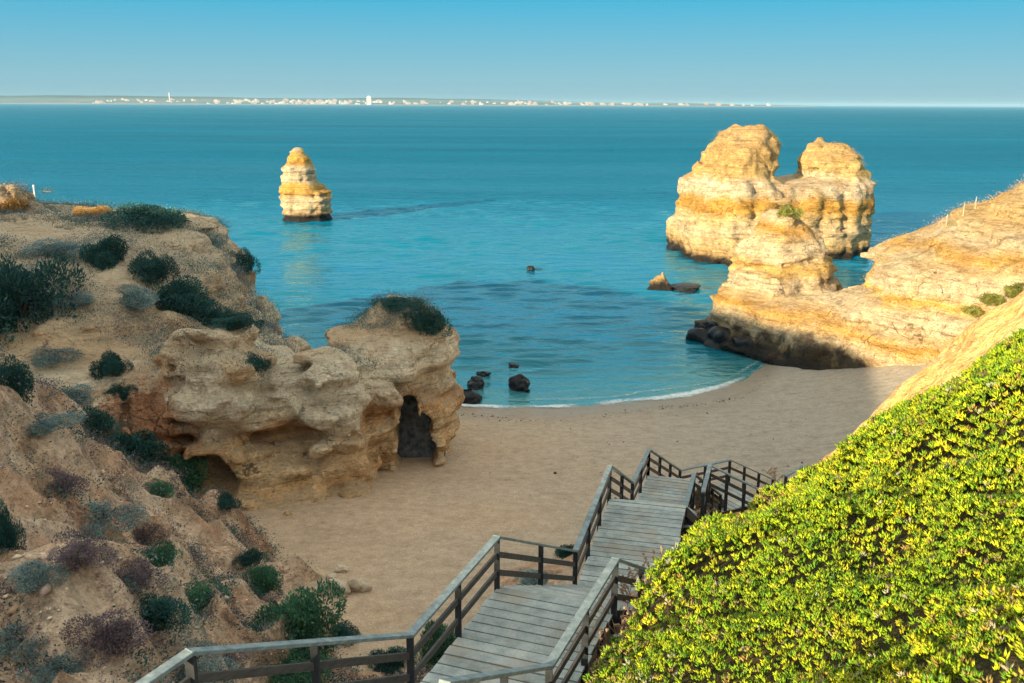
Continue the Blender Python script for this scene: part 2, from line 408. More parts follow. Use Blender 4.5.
def sea_material():
    m = NM('sea_water', .12, .5)
    b = m.b; b.inputs['IOR'].default_value = 1.14
    x, y = m.sep.outputs['X'], m.sep.outputs['Y']
    shore = m.math('SUBTRACT', y, m.math('ADD', m.math('MINIMUM', m.math('MULTIPLY', m.math('MULTIPLY', x, x), .02), 26.0), 62.0))
    shore = m.math('ADD', shore, m.math('MULTIPLY', m.noise(.07, 4), 10))
    sh = m.step(shore, 2, 44)
    col = m.ramp(sh, [(0, (.05, .19, .20)), (.25, (.002, .115, .165)), (.7, (.0002, .098, .165)), (1, (.0, .115, .20))])
    deep = m.noise(.006, 5, .6, m.vec(.35, 1.6, 1))
    col = m.mix(.55, col, m.ramp(deep, [(.3, .7), (.7, 1.3)]), 'MULTIPLY')
    # wind chop in patches, crests lying roughly along the shore
    gust = m.step(m.noise(.012, 4, .6, m.vec(.4, 1.5, 1)), .3, .7)
    n1 = m.noise(.55, 4, .6, m.vec(.42, 1.0, 1), .6)
    n2 = m.noise(1.7, 3, .6, m.vec(.5, 1.0, 1), .3)
    n3 = m.noise(.13, 3, .55, m.vec(.4, 1.1, 1), .4)
    h = m.math('ADD', m.math('MULTIPLY', n1, 1.5), m.math('MULTIPLY', n2, .6))
    h = m.math('ADD', h, m.math('MULTIPLY', n3, 2.2))
    h = m.math('MULTIPLY', h, m.math('MULTIPLY_ADD', gust, .5, .65))
    nr = m.step(y, 130, 240); hb = m.math('MULTIPLY', h, m.math('MULTIPLY_ADD', nr, .85, .15)); bn = m.bump(hb, 1.0, 1.0); bd = m.bump(hb, 1.0, .7)
    far = m.step(y, 60, 420)
    df = m.n.new('ShaderNodeBsdfDiffuse'); m.l.new(col, df.inputs[0]); m.l.new(bd, df.inputs['Normal'])
    gl = m.n.new('ShaderNodeBsdfGlossy'); m.l.new(bn, gl.inputs['Normal']); gl.inputs['Color'].default_value = (.55, .92, 1, 1)
    m.l.new(m.math('MULTIPLY_ADD', far, .24, .07), gl.inputs['Roughness'])
    fr = m.n.new('ShaderNodeFresnel'); fr.inputs[0].default_value = 1.333; m.l.new(bn, fr.inputs['Normal'])
    mxs = m.n.new('ShaderNodeMixShader')
    m.l.new(m.math('MULTIPLY', fr.outputs[0], m.math('MULTIPLY_ADD', far, -.86, 1.12)), mxs.inputs[0])
    m.l.new(df.outputs[0], mxs.inputs[1]); m.l.new(gl.outputs[0], mxs.inputs[2]); m.l.new(mxs.outputs[0], m.n['Material Output'].inputs[0])
    return m.m
MAT['sea'] = sea_material()

def wood_material():
    m = NM('weathered_wood', .85, .2)
    tc = m.n.new('ShaderNodeTexCoord')
    g = m.noise(3.0, 6, .65, m.vec(1.0, 1.0, 1.0)); f = m.noise(22, 4, .7); blot = m.noise(.8, 4)
    col = m.ramp(g, [(.3, (0.22, 0.2552, 0.2464)), (.5, (0.3344, 0.374, 0.3608)), (.72, (0.44, 0.4664, 0.44))])
    col = m.mix(.5, col, m.ramp(f, [(.3, .6), (.7, 1.25)]), 'MULTIPLY')
    col = m.mix(m.math('MULTIPLY', m.step(blot, .45, .65), .6), col, (.33, .28, .22))
    oi = m.n.new('ShaderNodeNewGeometry')
    rv = m.ramp(oi.outputs['Random Per Island'], [(0, .78), (1, 1.16)])
    col = m.mix(.9, col, rv, 'MULTIPLY')
    return m.done(col, m.bump(f, .4, .02))
MAT['wood'] = wood_material()
def dark_wood():
    m = NM('dark_timber', .85, .2)
    g = m.noise(6.0, 6, .65); 
    return m.done(m.ramp(g, [(.3, (.016, .022, .027)), (.7, (.042, .046, .05))]), m.bump(g, .4, .02))
MAT['timber'] = dark_wood()
def rail_wood():
    m = NM('brown_timber_rail', .8, .2)
    g = m.noise(5.0, 6, .7, m.vec(1, 1, 4)); return m.done(m.ramp(g, [(.3, (.045, .046, .047)), (.7, (.105, .094, .088))]), m.bump(g, .4, .02))
MAT['rail'] = rail_wood()
def hand_wood():
    m = NM('blue_grey_handrail', .7, .3)
    g = m.noise(5, 6, .7, m.vec(1, 1, 3)); f = m.noise(26, 4, .7)
    c = m.ramp(g, [(.3, (.10, .13, .14)), (.55, (.20, .255, .27)), (.75, (.33, .36, .35))])
    return m.done(m.mix(.5, c, m.ramp(f, [(.3, .6), (.7, 1.25)]), 'MULTIPLY'), m.bump(f, .4, .02))
MAT['handrail'] = hand_wood()
MAT['leaf'] = leaf_material('shrub_leaf')
MAT['succulent'] = leaf_material('succulent_leaf', .42, .22, .4)
def plain(name, c, rough=.8, var=.3, sc=6):
    m = NM(name, rough, .2); g = m.noise(sc, 5, .6)
    return m.done(m.ramp(g, [(.3, tuple(x * (1 - var) for x in c)), (.7, tuple(min(1, x * (1 + var)) for x in c))]), m.bump(g, .5, .05))
MAT['bark'] = plain('bark', (.09, .06, .04))
def foam_material():
    m = NM('foam', .7, .2); m.done((.60, .66, .66))
    a = m.n.new('ShaderNodeAttribute'); a.attribute_name = 'tint'
    al = m.step(m.math('ADD', a.outputs['Fac'], m.math('MULTIPLY', m.math('SUBTRACT', m.noise(3.0, 6, .75), .5), 1.3)), .15, 1.0)
    tr = m.n.new('ShaderNodeBsdfTransparent'); mx = m.n.new('ShaderNodeMixShader')
    m.l.new(al, mx.inputs[0]); m.l.new(tr.outputs[0], mx.inputs[1]); m.l.new(m.b.outputs[0], mx.inputs[2]); m.l.new(mx.outputs[0], m.n['Material Output'].inputs[0])
    return m.m
MAT['foam'] = foam_material()
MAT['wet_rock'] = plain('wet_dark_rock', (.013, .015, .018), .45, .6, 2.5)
MAT['slate'] = plain('dark_slate_rock', (.10, .115, .125), .8, .75, 3.5)
MAT['pale_stone'] = plain('pale_stone', (.46, .38, .28), .9, .25, 3)
MAT['white'] = plain('white_render', (.44, .42, .41), .8, .08, .02)
MAT['cream'] = plain('cream_render', (.34, .30, .25), .8, .08, .02)
MAT['blush'] = plain('pink_render', (.31, .22, .19), .8, .08, .02)
MAT['tile'] = plain('clay_tile', (.42, .2, .12), .9, .2, .05)
MAT['paint'] = plain('white_paint', (.75, .74, .72), .6, .05)

# ------------------------------------------------------------------ sea, beach
WL = [PZ(*p, 0)[:2] for p in ((380, 402), (455, 405), (512, 408), (560, 407), (600, 404.5), (640, 401), (680, 396), (715, 389), (742, 380), (760, 369), (770, 360))]
WL = np.array([(-60, 70), (-25, 64)] + [tuple(w) for w in WL] + [(24, 80), (30, 100), (90, 140)])
def waterline(x): return np.interp(x, WL[:, 0], WL[:, 1])

def grid_mesh(name, xs, ys, zfun, smooth=True):
    X, Y = np.meshgrid(xs, ys, indexing='ij'); Z = zfun(X, Y)
    V = np.stack([X, Y, Z], -1).reshape(-1, 3); nx, ny = X.shape
    i = np.arange(nx * ny).reshape(nx, ny)
    Fq = np.stack([i[:-1, :-1], i[1:, :-1], i[1:, 1:], i[:-1, 1:]], -1).reshape(-1, 4)
    return mesh_np(name, V, Fq, smooth)

def beach_z(X, Y):
    wob = .5 * np.sin(X * .9 + 1.3) + .35 * np.sin(X * 2.1) 
    s = waterline(X) + wob * .35 - Y
    return np.where(s > 0, .075 * s + .0 * s, .09 * s) - .0 + np.where(s > 24, .02 * (s - 24), 0)
_bx, _by = np.arange(-45, 45.1, .3), np.arange(22, 92.1, .3)
_bn = noise2((len(_bx), len(_by)), .3, 1.3, RNG) * .025 + noise2((len(_bx), len(_by)), .3, 6, RNG) * .10
_bX, _bY = np.meshgrid(_bx, _by, indexing='ij')
me = grid_mesh('beach', _bx, _by, lambda X, Y: beach_z(X, Y) + _bn * np.clip((waterline(X) - Y) / 6, .1, 1))
tag(link('beach', me, MAT['sand']), kind='structure')

def _sea_axis(a, b, fine, far):
    mid = np.arange(a, b, fine); left = a - np.geomspace(fine * 3, far, 26)[::-1]; right = b + np.geomspace(fine * 3, far, 26)
    return np.concatenate([left, mid, right])
_sx, _sy = _sea_axis(-78, 78, .32, 26000), np.concatenate([np.arange(50, 235, .3), 235 + np.geomspace(.6, 26000, 44)])
_rs = np.random.default_rng(5)
_waves = []
for L, A, n in ((9, .035, 4), (4.6, .045, 7), (2.7, .060, 12), (1.7, .026, 10)):
    for _ in range(n):
        a = R(99) + _rs.normal(0, .26); k = 2 * math.pi / (L * _rs.uniform(.78, 1.28))
        _waves.append((k * math.cos(a), k * math.sin(a), _rs.uniform(0, 6.28), A / math.sqrt(n) * 2.1))
def sea_z(X, Y):
    z = np.zeros_like(X)
    fade = np.clip((235 - Y) / 70, 0, 1) * np.clip((78 - np.abs(X)) / 14, 0, 1) * np.clip((Y - waterline(X) + 1) / 14, .08, 1)
    grp = .75 + .45 * np.sin(X * .11 + 1.2 * np.sin(Y * .07)) * np.sin(Y * .13 + .9 * np.sin(X * .09))
    for kx, ky, p, A in _waves: z += A * np.sin(kx * X + ky * Y + p)
    z = z * grp
    return z * fade
tag(link('sea', grid_mesh('sea', _sx, _sy, sea_z), MAT['sea']), kind='structure')
tag(link('seabed', grid_mesh('seabed', np.array([-27000., 27000.]), np.array([-200., 27000.]), lambda X, Y: X * 0 - 6.0), MAT['sand']), kind='structure')

# foam where the wave runs out on the sand
def foam_strip():
    xs = np.arange(-12, 21, .10); n = len(xs)
    r = np.random.default_rng(3)
    def sm(L): return (_w(n, .10, L, .3) @ r.uniform(-1, 1, _w(n, .10, L, .3).shape[1])) * 1.8
    y = waterline(xs); y = np.convolve(np.pad(y, 12, mode='edge'), np.ones(25) / 25, 'valid')
    V, F, T = [], [], []
    for off, wd, st in ((.12, .5, .85), (1.7, .4, .4), (3.4, .35, .25)):
        c = y + off + sm(3.) * (.22 + .1 * off) + sm(.8) * .08; w = np.clip(wd * (1 + .5 * sm(2.5)), .12, 2); rows = 7; b0 = len(V)
        am = np.clip(.75 + .6 * sm(1.6), .05, 1) * st
        for i in range(n):
            for j in range(rows):
                t = j / (rows - 1)
                zz = .05 + .03 * math.sin(math.pi * t)
                if off > 1: zz = float(sea_z(np.array([xs[i]]), np.array([c[i] + (t - .5) * 2 * w[i]]))[0]) + .03
                V.append((xs[i], c[i] + (t - .5) * w[i] * 2, zz)); T.append(am[i] * math.sin(math.pi * t) ** .8)
        q = b0 + np.arange(n * rows).reshape(n, rows)
        F.append(np.stack([q[:-1, :-1], q[1:, :-1], q[1:, 1:], q[:-1, 1:]], -1).reshape(-1, 4))
    tag(link('surf_foam', mesh_np('surf_foam', np.array(V), np.concatenate(F), True, np.repeat(np.array(T)[:, None], 3, 1)), MAT['foam']), kind='stuff')
foam_strip()

# ------------------------------------------------------------------ hillside (one sheet over near slopes, gully and bush slope)
CP = [tuple(P(*q)) for q in (
    # slope on the left of the stairs
    (0, 683, 14), (0, 600, 17), (0, 500, 21.5), (0, 430, 26), (20, 400, 29), (60, 406, 30), (110, 448, 31), (170, 498, 33), (228, 522, 36),
    (80, 640, 16.5), (80, 560, 20.5), (80, 480, 25.5), (150, 640, 18.5), (150, 560, 24), (140, 505, 28.5), (220, 640, 21.5), (200, 580, 26.5),
    (250, 600, 27), (270, 645, 24), (250, 552, 33), (300, 645, 26.5), (290, 600, 29.5),
    # slope with the succulents on the right
    (596, 683, 13.3), (640, 612, 16.4), (690, 552, 21.3), (760, 526, 26.1), (805, 505, 28.3), (850, 484, 30.1), (1023, 683, 7.6), (900, 683, 9), (800, 683, 10.3), (700, 683, 11.8),
    (1023, 600, 10), (900, 600, 12), (800, 600, 13.6), (700, 605, 15.4), (1023, 500, 14), (900, 500, 18), (800, 532, 19.3), (1023, 420, 18.5), (940, 425, 23.5),
    (1023, 348, 24), (980, 385, 25), (900, 460, 27.6),
    # bare spur behind them
    (868, 440, 37), (890, 402, 40), (922, 376, 42), (985, 313, 46), (1023, 297, 48), (1000, 345, 36), (930, 405, 34))]
CP += [(-17, 37.5, 6.2), (-14.5, 38.8, 4.2), (-12.5, 38.8, 1.6), (-21, 36.5, 8.5), (-27, 35, 11.5), (-11, 38, .9), (-40, 30, 16),
       (-3, 13.5, 8.0), (-5, 16, 6.4), (-6, 20, 4.9), (-3.5, 22, 4.2), (-1.5, 21, 5.4), (.5, 20, 7.2), (3, 24, 6.6), (4, 30, 4.8), (6, 36, 3.4), (8, 42, 1.8), (0, 27, 3.6), (-4, 27, 2.7), (-2, 33, 1.7), (4, 38, 1.6),
       (-6.5, 29, 2.8), (-8.5, 37, .7), (-8, 12.5, 9.6), (-5.5, 10, 10.6), (-2, 8.5, 12.2), (1, 14, 9.4), (.0, 10.5, 11), (0, 0, 17.8), (-4, 0, 15.5), (0, 5, 14.5), (3.2, 5, 15.6), (-10, 0, 13.6), (-20, 0, 15), (-16, 12, 12.8), (-25, 15, 15.5),
       (0, -15, 21), (-30, -15, 17.5), (30, -15, 25), (14.5, 43, 2.2), (18, 48, 1.4), (23, 53, 1.4), (28, 56, 2.5), (12, 40, 2.6), (10.5, 35, 4.0), (33, 46, 14), (42, 40, 17), (27, 27, 17), (20, 10, 20), (10, 0, 20.0), (30, 0, 23), (45, 20, 21), (0, 45, 0.0), (-12, 46, -1), (-30, 48, 6), (10, 50, 0), (20, 58, -.5), (35, 62, 6)]
CP = np.array(CP); _cc = 1.2
_K = np.sqrt(((CP[:, None, :2] - CP[None, :, :2]) ** 2).sum(-1) + _cc ** 2) + np.eye(len(CP)) * -.15
_A = np.block([[_K, np.c_[np.ones(len(CP)), CP[:, :2]]], [np.c_[np.ones(len(CP)), CP[:, :2]].T, np.zeros((3, 3))]])
_sol = np.linalg.solve(_A, np.r_[CP[:, 2], 0, 0, 0])
def hill_base(X, Y):
    z = _sol[-3] + _sol[-2] * X + _sol[-1] * Y
    for w, (cx, cy, _) in zip(_sol[:-3], CP): z = z + w * np.sqrt((X - cx) ** 2 + (Y - cy) ** 2 + _cc ** 2)
    return z
HX, HY, HH = np.arange(-46, 46.1, .15), np.arange(-16, 62.1, .15), .15
_sh = (len(HX), len(HY)); _hX, _hY = np.meshgrid(HX, HY, indexing='ij')
_left = 1 / (1 + np.exp((_hX + 4.5) / .8))                      # rough gullied ground west of the stairs
_spur = 1 / (1 + np.exp(-(_hY - 30) / 1.5)) * (1 - _left)
_gul = np.abs(noise2(_sh, HH, (3.0, 3.4), RNG)); _gul2 = np.abs(noise2(_sh, HH, (1.2, 1.5), RNG))
_near = np.clip((HY[None, :] - 4) / 6, 0, 1)
HZ = hill_base(_hX, _hY) + _near * (_left * (1.7 * (.36 - _gul) + 1.1 * (.36 - _gul2) + .6 * (.4 - np.abs(noise2(_sh, HH, (.55, .7), RNG))) + .12 * noise2(_sh, HH, .5, RNG)) + (1 - _left) * .12 * noise2(_sh, HH, 1.6, RNG) + .05 * noise2(_sh, HH, .45, RNG)
     + _spur * (.9 * (.38 - _gul) + .5 * (.38 - _gul2) + .3 * (.4 - np.abs(noise2(_sh, HH, .6, RNG)))))
def hill_z(x, y):
    fx = np.clip((np.asarray(x) - HX[0]) / HH, 0, len(HX) - 1.001); fy = np.clip((np.asarray(y) - HY[0]) / HH, 0, len(HY) - 1.001)
    i, j = fx.astype(int), fy.astype(int); u, v = fx - i, fy - j
    return (HZ[i, j] * (1 - u) + HZ[i + 1, j] * u) * (1 - v) + (HZ[i, j + 1] * (1 - u) + HZ[i + 1, j + 1] * u) * v
EDGE = [tuple(P(*q)[:2]) for q in ((592, 690, 13.2), (616, 640, 15.2), (640, 605, 16.8), (664, 565, 19.2), (688, 540, 21.4), (706, 524, 23.4), (760, 502, 26.8), (800, 484, 28.8), (850, 466, 30.8), (885, 452, 31.2), (905, 434, 30.6), (945, 402, 29), (985, 367, 27.5), (1023, 340, 26.5))]
EDGE += [(22, 24), (20, 12), (10, 0), (4, 3), (1.2, 8.5)]
CSDF = poly_sdf(_hX, _hY, EDGE)
me = grid_mesh('hillside', HX, HY, lambda X, Y: HZ)
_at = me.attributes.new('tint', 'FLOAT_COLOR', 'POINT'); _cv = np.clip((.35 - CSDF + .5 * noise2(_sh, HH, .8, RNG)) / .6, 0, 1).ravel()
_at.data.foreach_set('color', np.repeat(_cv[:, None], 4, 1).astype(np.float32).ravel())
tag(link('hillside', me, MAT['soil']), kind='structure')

# ------------------------------------------------------------------ cliffs
def rock_obj(name, mat, bounds, h, lofts, seed, loc=(0, 0, 0), **kw):
    V, Fq = loft_rock(bounds, h, lofts, seed, **kw)
    V = V - np.asarray(loc)
    return link(name, mesh_np(name, V, Fq, False), mat, None, loc)

HEAD = [
    (-2, [(-46, 33), (-17, 38.5), (-14.6, 41.4), (-12.2, 40.8), (-8.6, 41.6), (-6.4, 43.2), (-5.6, 45.5), (-7, 48), (-9, 52), (-10, 56), (-13.5, 60), (-17, 68), (-22, 76), (-46, 80)]),
    (1.5, [(-46, 33), (-17, 39), (-14.6, 42), (-12, 41.2), (-8.5, 42), (-6.6, 43.6), (-6, 46), (-7, 48), (-9, 52), (-10, 55.5), (-13.5, 60), (-17, 68), (-22, 76), (-46, 80)]),
    (4.5, [(-46, 35), (-19, 40), (-15, 43.6), (-12.2, 43.4), (-9, 44.0), (-7.2, 45.4), (-6.5, 47.4), (-7.5, 50), (-9.5, 54), (-11, 55.5), (-14.3, 60), (-17.5, 68), (-22, 75), (-46, 79)]),
    (5.2, [(-46, 35), (-19, 40), (-15, 42.4), (-12.2, 42), (-9, 42.6), (-6.8, 44.3), (-6.0, 47.0), (-7.5, 50), (-10, 53.5), (-12, 55), (-14.6, 60), (-17.6, 67), (-22, 74), (-46, 78)]),
    (7.2, [(-46, 37), (-21, 42), (-16, 43.4), (-13, 43.2), (-9.6, 43.6), (-7.2, 45.0), (-6.6, 47.0), (-8, 49), (-11, 49), (-14.5, 50), (-15.6, 58), (-18, 66), (-22, 73), (-46, 77)]),
    (8.0, [(-46, 39), (-24, 43.6), (-18.8, 45.6), (-16.4, 49), (-15.7, 53), (-16.0, 58), (-17.8, 65), (-22, 72.5), (-46, 77)]),
    (10.3, [(-46, 43), (-27, 48), (-21.2, 50.4), (-18.2, 54), (-17.8, 60), (-19.4, 66), (-23, 72), (-46, 76)]),
    (12.0, [(-46, 48), (-29, 53.5), (-23.6, 56.4), (-20, 59.4), (-20, 64.5), (-24, 70.5), (-46, 75)]),
    (12.7, [(-46, 54), (-29, 59), (-25.6, 60.5), (-22.6, 63), (-26, 68.5), (-46, 73)]),
    (13.2, [(-46, 60), (-34, 63), (-29, 64.5), (-30, 66), (-46, 70)])]
BLOCK_A = [(4.7, [(-15.6, 43.2), (-14.4, 42.1), (-12.6, 42.0), (-11.9, 43.0), (-12.4, 46), (-16, 46)]), (6.2, [(-15.7, 43.0), (-14.6, 41.9), (-12.5, 41.8), (-11.8, 42.9), (-12.4, 46), (-16, 46)]),
           (8.0, [(-15.6, 43.4), (-14.6, 42.3), (-12.8, 42.2), (-12.2, 43.2), (-12.6, 46), (-16, 46)]), (8.9, [(-15.4, 44.2), (-14.3, 43.2), (-13.2, 43.4), (-13, 45.6), (-15.8, 46)])]
BLOCK_B = [(4.9, [(-10.4, 43.8), (-9.4, 42.7), (-7.6, 43.2), (-6.7, 44.4), (-6.6, 47), (-10.4, 47)]), (6.0, [(-10.6, 43.7), (-9.4, 42.5), (-7.5, 43.0), (-6.5, 44.3), (-6.5, 47), (-10.6, 47)]),
           (7.3, [(-10.3, 44.0), (-9.2, 43.0), (-7.7, 43.4), (-6.9, 44.6), (-7, 47), (-10.4, 47)]), (8.0, [(-9.8, 44.6), (-8.2, 44.0), (-7.4, 45), (-7.6, 46.8), (-9.8, 47)])]
tag(rock_obj('headland', MAT['left_rock'], ((-38, -2.5), (31, 78), (-1.2, 16.0)), .19, [HEAD, BLOCK_A, BLOCK_B], 21, amp=.72, L=3.0, strata=.40, rid=1.0, crag=2.3, grow=.0, blend=.25,
    carve=[capsule((-14.6, 39.4, 2.2), (-13.6, 43.8, 3.6), 1.7, 1.1)] + [capsule((-18.9 + .78 * i, 43.2, 8.6), (-18.3 + .74 * i, 41.2, 3.2), .16, .42) for i in range(5)]), kind='structure')

ARCH = [
    (-2, [(-8, 46.8), (-5.6, 46.6), (-3.6, 48.6), (-3.2, 51.5), (-4.5, 54.5), (-9, 56), (-11, 52)]),
    (2.0, [(-8, 47.0), (-5.4, 46.8), (-3.6, 48.9), (-3.1, 51.5), (-4.5, 54.4), (-9, 55.5), (-11, 52)]),
    (4.6, [(-8.4, 46.6), (-5.4, 46.8), (-3.1, 49.6), (-2.9, 52), (-4.4, 54.4), (-8.6, 55), (-10.5, 51)]),
    (5.4, [(-8.6, 47.0), (-5.4, 47.4), (-3.2, 49.9), (-3.1, 52), (-4.4, 54.2), (-8.6, 54.6), (-10.2, 51)]),
    (6.6, [(-8.6, 46.8), (-5.2, 47.0), (-2.7, 50.0), (-2.8, 52.2), (-4.4, 54.2), (-8.2, 54.4), (-9.4, 51)]),
    (8.0, [(-9.4, 47.8), (-5.6, 47.8), (-3.3, 50.3), (-3.4, 52.5), (-5, 54), (-8.6, 54.2), (-10, 51)]),
    (8.8, [(-8.2, 49.4), (-6, 49.2), (-4.2, 51.0), (-4.6, 53.2), (-8, 53.6)]),
    (9.3, [(-7.4, 50.6), (-6, 50.4), (-5.0, 51.6), (-5.6, 52.8), (-7.4, 52.8)])]
arch = rock_obj('rock_arch', MAT['left_rock'], ((-12, -1), (44, 58), (-1.2, 12)), .13, [ARCH], 33, loc=(-6, 50, 0), amp=.40, L=2.4, strata=.30, rid=.5, crag=1.6, grow=-.22,
    carve=[capsule((-4.65, 44.5, -.6), (-5.9, 59, -.6), 1.35, 1.4), capsule((-4.75, 44.5, 1.9), (-6.1, 59, 1.7), 1.2, 1.1), capsule((-4.9, 44.5, 3.4), (-6.2, 59, 3.0), 1.05, .9), capsule((-5.2, 44.5, 4.7), (-6.4, 59, 4.2), .6, .5)])
tag(arch, 'tawny rock arch with scrubby top and dark opening ending the left headland', 'rock arch')

RC = [
    (-2, [(17.4, 80.5), (18.6, 75.2), (21.6, 69.8), (25.3, 67.0), (29, 63.5), (36, 55), (82, 40), (82, 122), (46, 105), (36, 98), (32, 93), (28, 94), (22, 93), (17, 87)]),
    (1.6, [(18.0, 81), (19.4, 76.2), (22.2, 70.4), (26, 67.8), (29.6, 64.2), (37, 55), (82, 40), (82, 120), (46, 103), (36, 96), (32, 90), (29.8, 92), (24, 92), (18.5, 87)]),
    (4, [(18.4, 82), (20.0, 77.3), (23.2, 71.6), (26.5, 68.5), (30.3, 64.4), (38, 56), (82, 40), (82, 118), (46, 102), (38, 95), (35, 88), (33, 83), (30, 80.5), (25, 81), (21, 84)]),
    (6, [(34, 86), (30, 79), (27.0, 69.0), (30.6, 64.2), (38.4, 56), (82, 41), (82, 117), (48, 101), (38, 95)]),
    (8, [(31.5, 82), (29.8, 77), (28.6, 69.6), (32.2, 63.4), (40, 55.4), (82, 42), (82, 114), (48, 99), (39, 92)]),
    (9.6, [(33.6, 80), (31.4, 71.6), (33.8, 64), (42, 55), (82, 44), (82, 112), (50, 96), (40, 89)]),
    (12, [(36.8, 77), (36.6, 70), (40, 63), (48, 54), (82, 46), (82, 108), (52, 92), (42, 84)]),
    (15, [(40.5, 73), (41.5, 66), (50, 56), (82, 50), (82, 100), (56, 86), (46, 78)]),
    (18, [(50, 70), (56, 62), (82, 56), (82, 90), (60, 78)])]
NOSE = [
    (-2, [(17.6, 80.5), (21, 75), (28, 78), (30.5, 86), (28, 93), (21, 92), (17.5, 86)]),
    (3.4, [(18.3, 82), (21.6, 77), (27.6, 80), (30.0, 86.5), (27, 91), (21, 90), (19, 86)]),
    (5.2, [(19.4, 83.4), (22.2, 79), (27, 81.6), (29.0, 86.5), (26, 90), (21.5, 89)]),
    (7.6, [(20.4, 84.4), (22.8, 81.0), (26.8, 82.6), (28.3, 86.5), (26, 88.8), (21.8, 88)]),
    (9.4, [(21.5, 85.4), (23.4, 83.0), (26.0, 84.2), (26.5, 86.5), (24.8, 88), (22.2, 87.6)]),
    (11.3, [(22.8, 85.6), (23.8, 84.4), (25.0, 85.4), (24.8, 86.8), (23.2, 86.8)])]
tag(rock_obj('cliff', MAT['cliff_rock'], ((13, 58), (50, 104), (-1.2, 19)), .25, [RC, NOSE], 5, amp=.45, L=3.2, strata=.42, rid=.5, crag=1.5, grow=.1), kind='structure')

BIG_L = [
    (-2, [(23.2, 140), (23.6, 126), (27.4, 120), (33, 121), (39, 126), (41, 134), (40, 150), (28, 150)]),
    (3.5, [(23.0, 140), (23.4, 127), (27.6, 121), (33.5, 122.5), (39, 127), (41, 135), (40, 148), (28, 149)]),
    (6.5, [(23.9, 138), (24.6, 127.5), (28.4, 122.6), (34, 124.5), (39.5, 128), (41, 135), (40, 147), (28, 148)]),
    (8.8, [(24.3, 137.5), (25.2, 128), (28.8, 123.6), (34.0, 126.0), (39.0, 129), (40, 136), (38, 146), (28, 147)]),
    (9.8, [(24.9, 137.3), (25.8, 128.5), (29.2, 124.4), (33.4, 126.6), (35.6, 130), (36.0, 136), (35, 145), (26, 146)]),
    (10.6, [(25.6, 137), (26.6, 129), (29.6, 125.4), (33.4, 127.6), (35.6, 131), (36.0, 138), (33, 144), (28, 144)]),
    (13.4, [(26.8, 136), (28, 130.5), (31, 128), (34.4, 129.8), (36.2, 133), (36.0, 138.5), (31, 142)]),
    (15.2, [(28.2, 135.5), (29.4, 131.3), (32.4, 130.0), (35.4, 132.2), (35.6, 137), (31, 139.5)]),
    (16.5, [(29.2, 135.5), (30.6, 132.3), (34.2, 132.2), (35.0, 135.6), (33, 138)]),
    (17.2, [(30.4, 135.4), (32.2, 133.2), (34.0, 133.8), (33.2, 136.4)])]
BIG_R = [
    (-2, [(35, 126), (40, 126.6), (45.4, 128.6), (48.6, 131.5), (50.4, 138), (49, 147), (40, 150), (36, 144)]),
    (5, [(35, 126), (40, 126.8), (45.8, 128.8), (48.9, 131.5), (50.4, 138), (49, 146), (40, 149), (36, 144)]),
    (8.6, [(35, 127), (40, 127.6), (46.0, 129.4), (49.2, 132), (50.4, 138), (48, 145.5), (38, 147), (35, 142)]),
    (9.7, [(35, 128.6), (40, 129), (46.2, 130.2), (49.4, 133), (50.2, 138), (47.6, 144.6), (40, 145), (36, 142)]),
    (10.2, [(41.0, 136), (42.6, 132.4), (46.6, 131.2), (49.0, 134), (49.2, 138), (47, 143.8), (42.6, 144)]),
    (12.4, [(41.0, 137), (42.6, 133.2), (46.4, 132.6), (48.4, 136.0), (48.0, 139.5), (43.4, 141.4)]),
    (13.3, [(41.8, 137.6), (43.2, 134.4), (46.4, 134.6), (47.4, 137.6), (44.6, 139.8)]),
    (13.8, [(42.6, 137.6), (43.8, 135.8), (45.8, 136.2), (44.8, 138.6)])]
big = rock_obj('sea_rock', MAT['far_rock'], ((20, 54), (116, 152), (-1.2, 19.5)), .27, [BIG_L, BIG_R], 8, loc=(36, 136, 0), amp=.62, L=3.6, strata=.22, rid=.7, crag=1.6, grow=.10)
tag(big, 'huge twin-humped yellow sea rock with a deep notch between its two summits', 'sea rock')

def ring(cx, cy, x0, x1, dy, n=14, p=2.6, r=None):
    r = r or random.Random(int(abs(x0 * 97)))
    out = []; mx, hx = (x0 + x1) / 2, (x1 - x0) / 2
    for i in range(n):
        a = 2 * math.pi * i / n; c, s = math.cos(a), math.sin(a)
        q = (abs(c) ** p + abs(s) ** p) ** (-1 / p) * r.uniform(.94, 1.06)
        out.append((mx + hx * c * q, cy + dy * s * q))
    return out
_sd = 166.5
def sx(px): return (px - 512) / F_PX * _sd
_sy0 = PZ(303, 222, 0)[1] + 3.6
STACK = [(-2, ring(0, _sy0, sx(283), sx(325.5), 3.6)), (1, ring(0, _sy0, sx(282), sx(326), 3.7)), (4.0, ring(0, _sy0, sx(279.5), sx(327.5), 3.9)), (5.0, ring(0, _sy0, sx(279), sx(326), 3.8)),
         (5.5, ring(0, _sy0, sx(279), sx(318), 3.4)), (6.4, ring(0, _sy0, sx(280), sx(316.5), 3.2)), (6.9, ring(0, _sy0, sx(280), sx(311.5), 3.0)), (9.2, ring(0, _sy0, sx(281), sx(310.5), 2.9)), (9.7, ring(0, _sy0, sx(285), sx(308), 2.4)), (11, ring(0, _sy0, sx(287.5), sx(305), 1.8)),
         (11.7, ring(0, _sy0, sx(290), sx(302), 1.1)), (12.1, ring(0, _sy0, sx(293), sx(299), .6))]
stk = rock_obj('sea_stack', MAT['stack_rock'], ((-45, -28), (_sy0 - 7, _sy0 + 7), (-1.2, 14)), .18, [STACK], 14, loc=(-36.4, _sy0, 0), amp=.22, L=2.2, strata=.26, rid=.3, crag=.9, grow=.22)
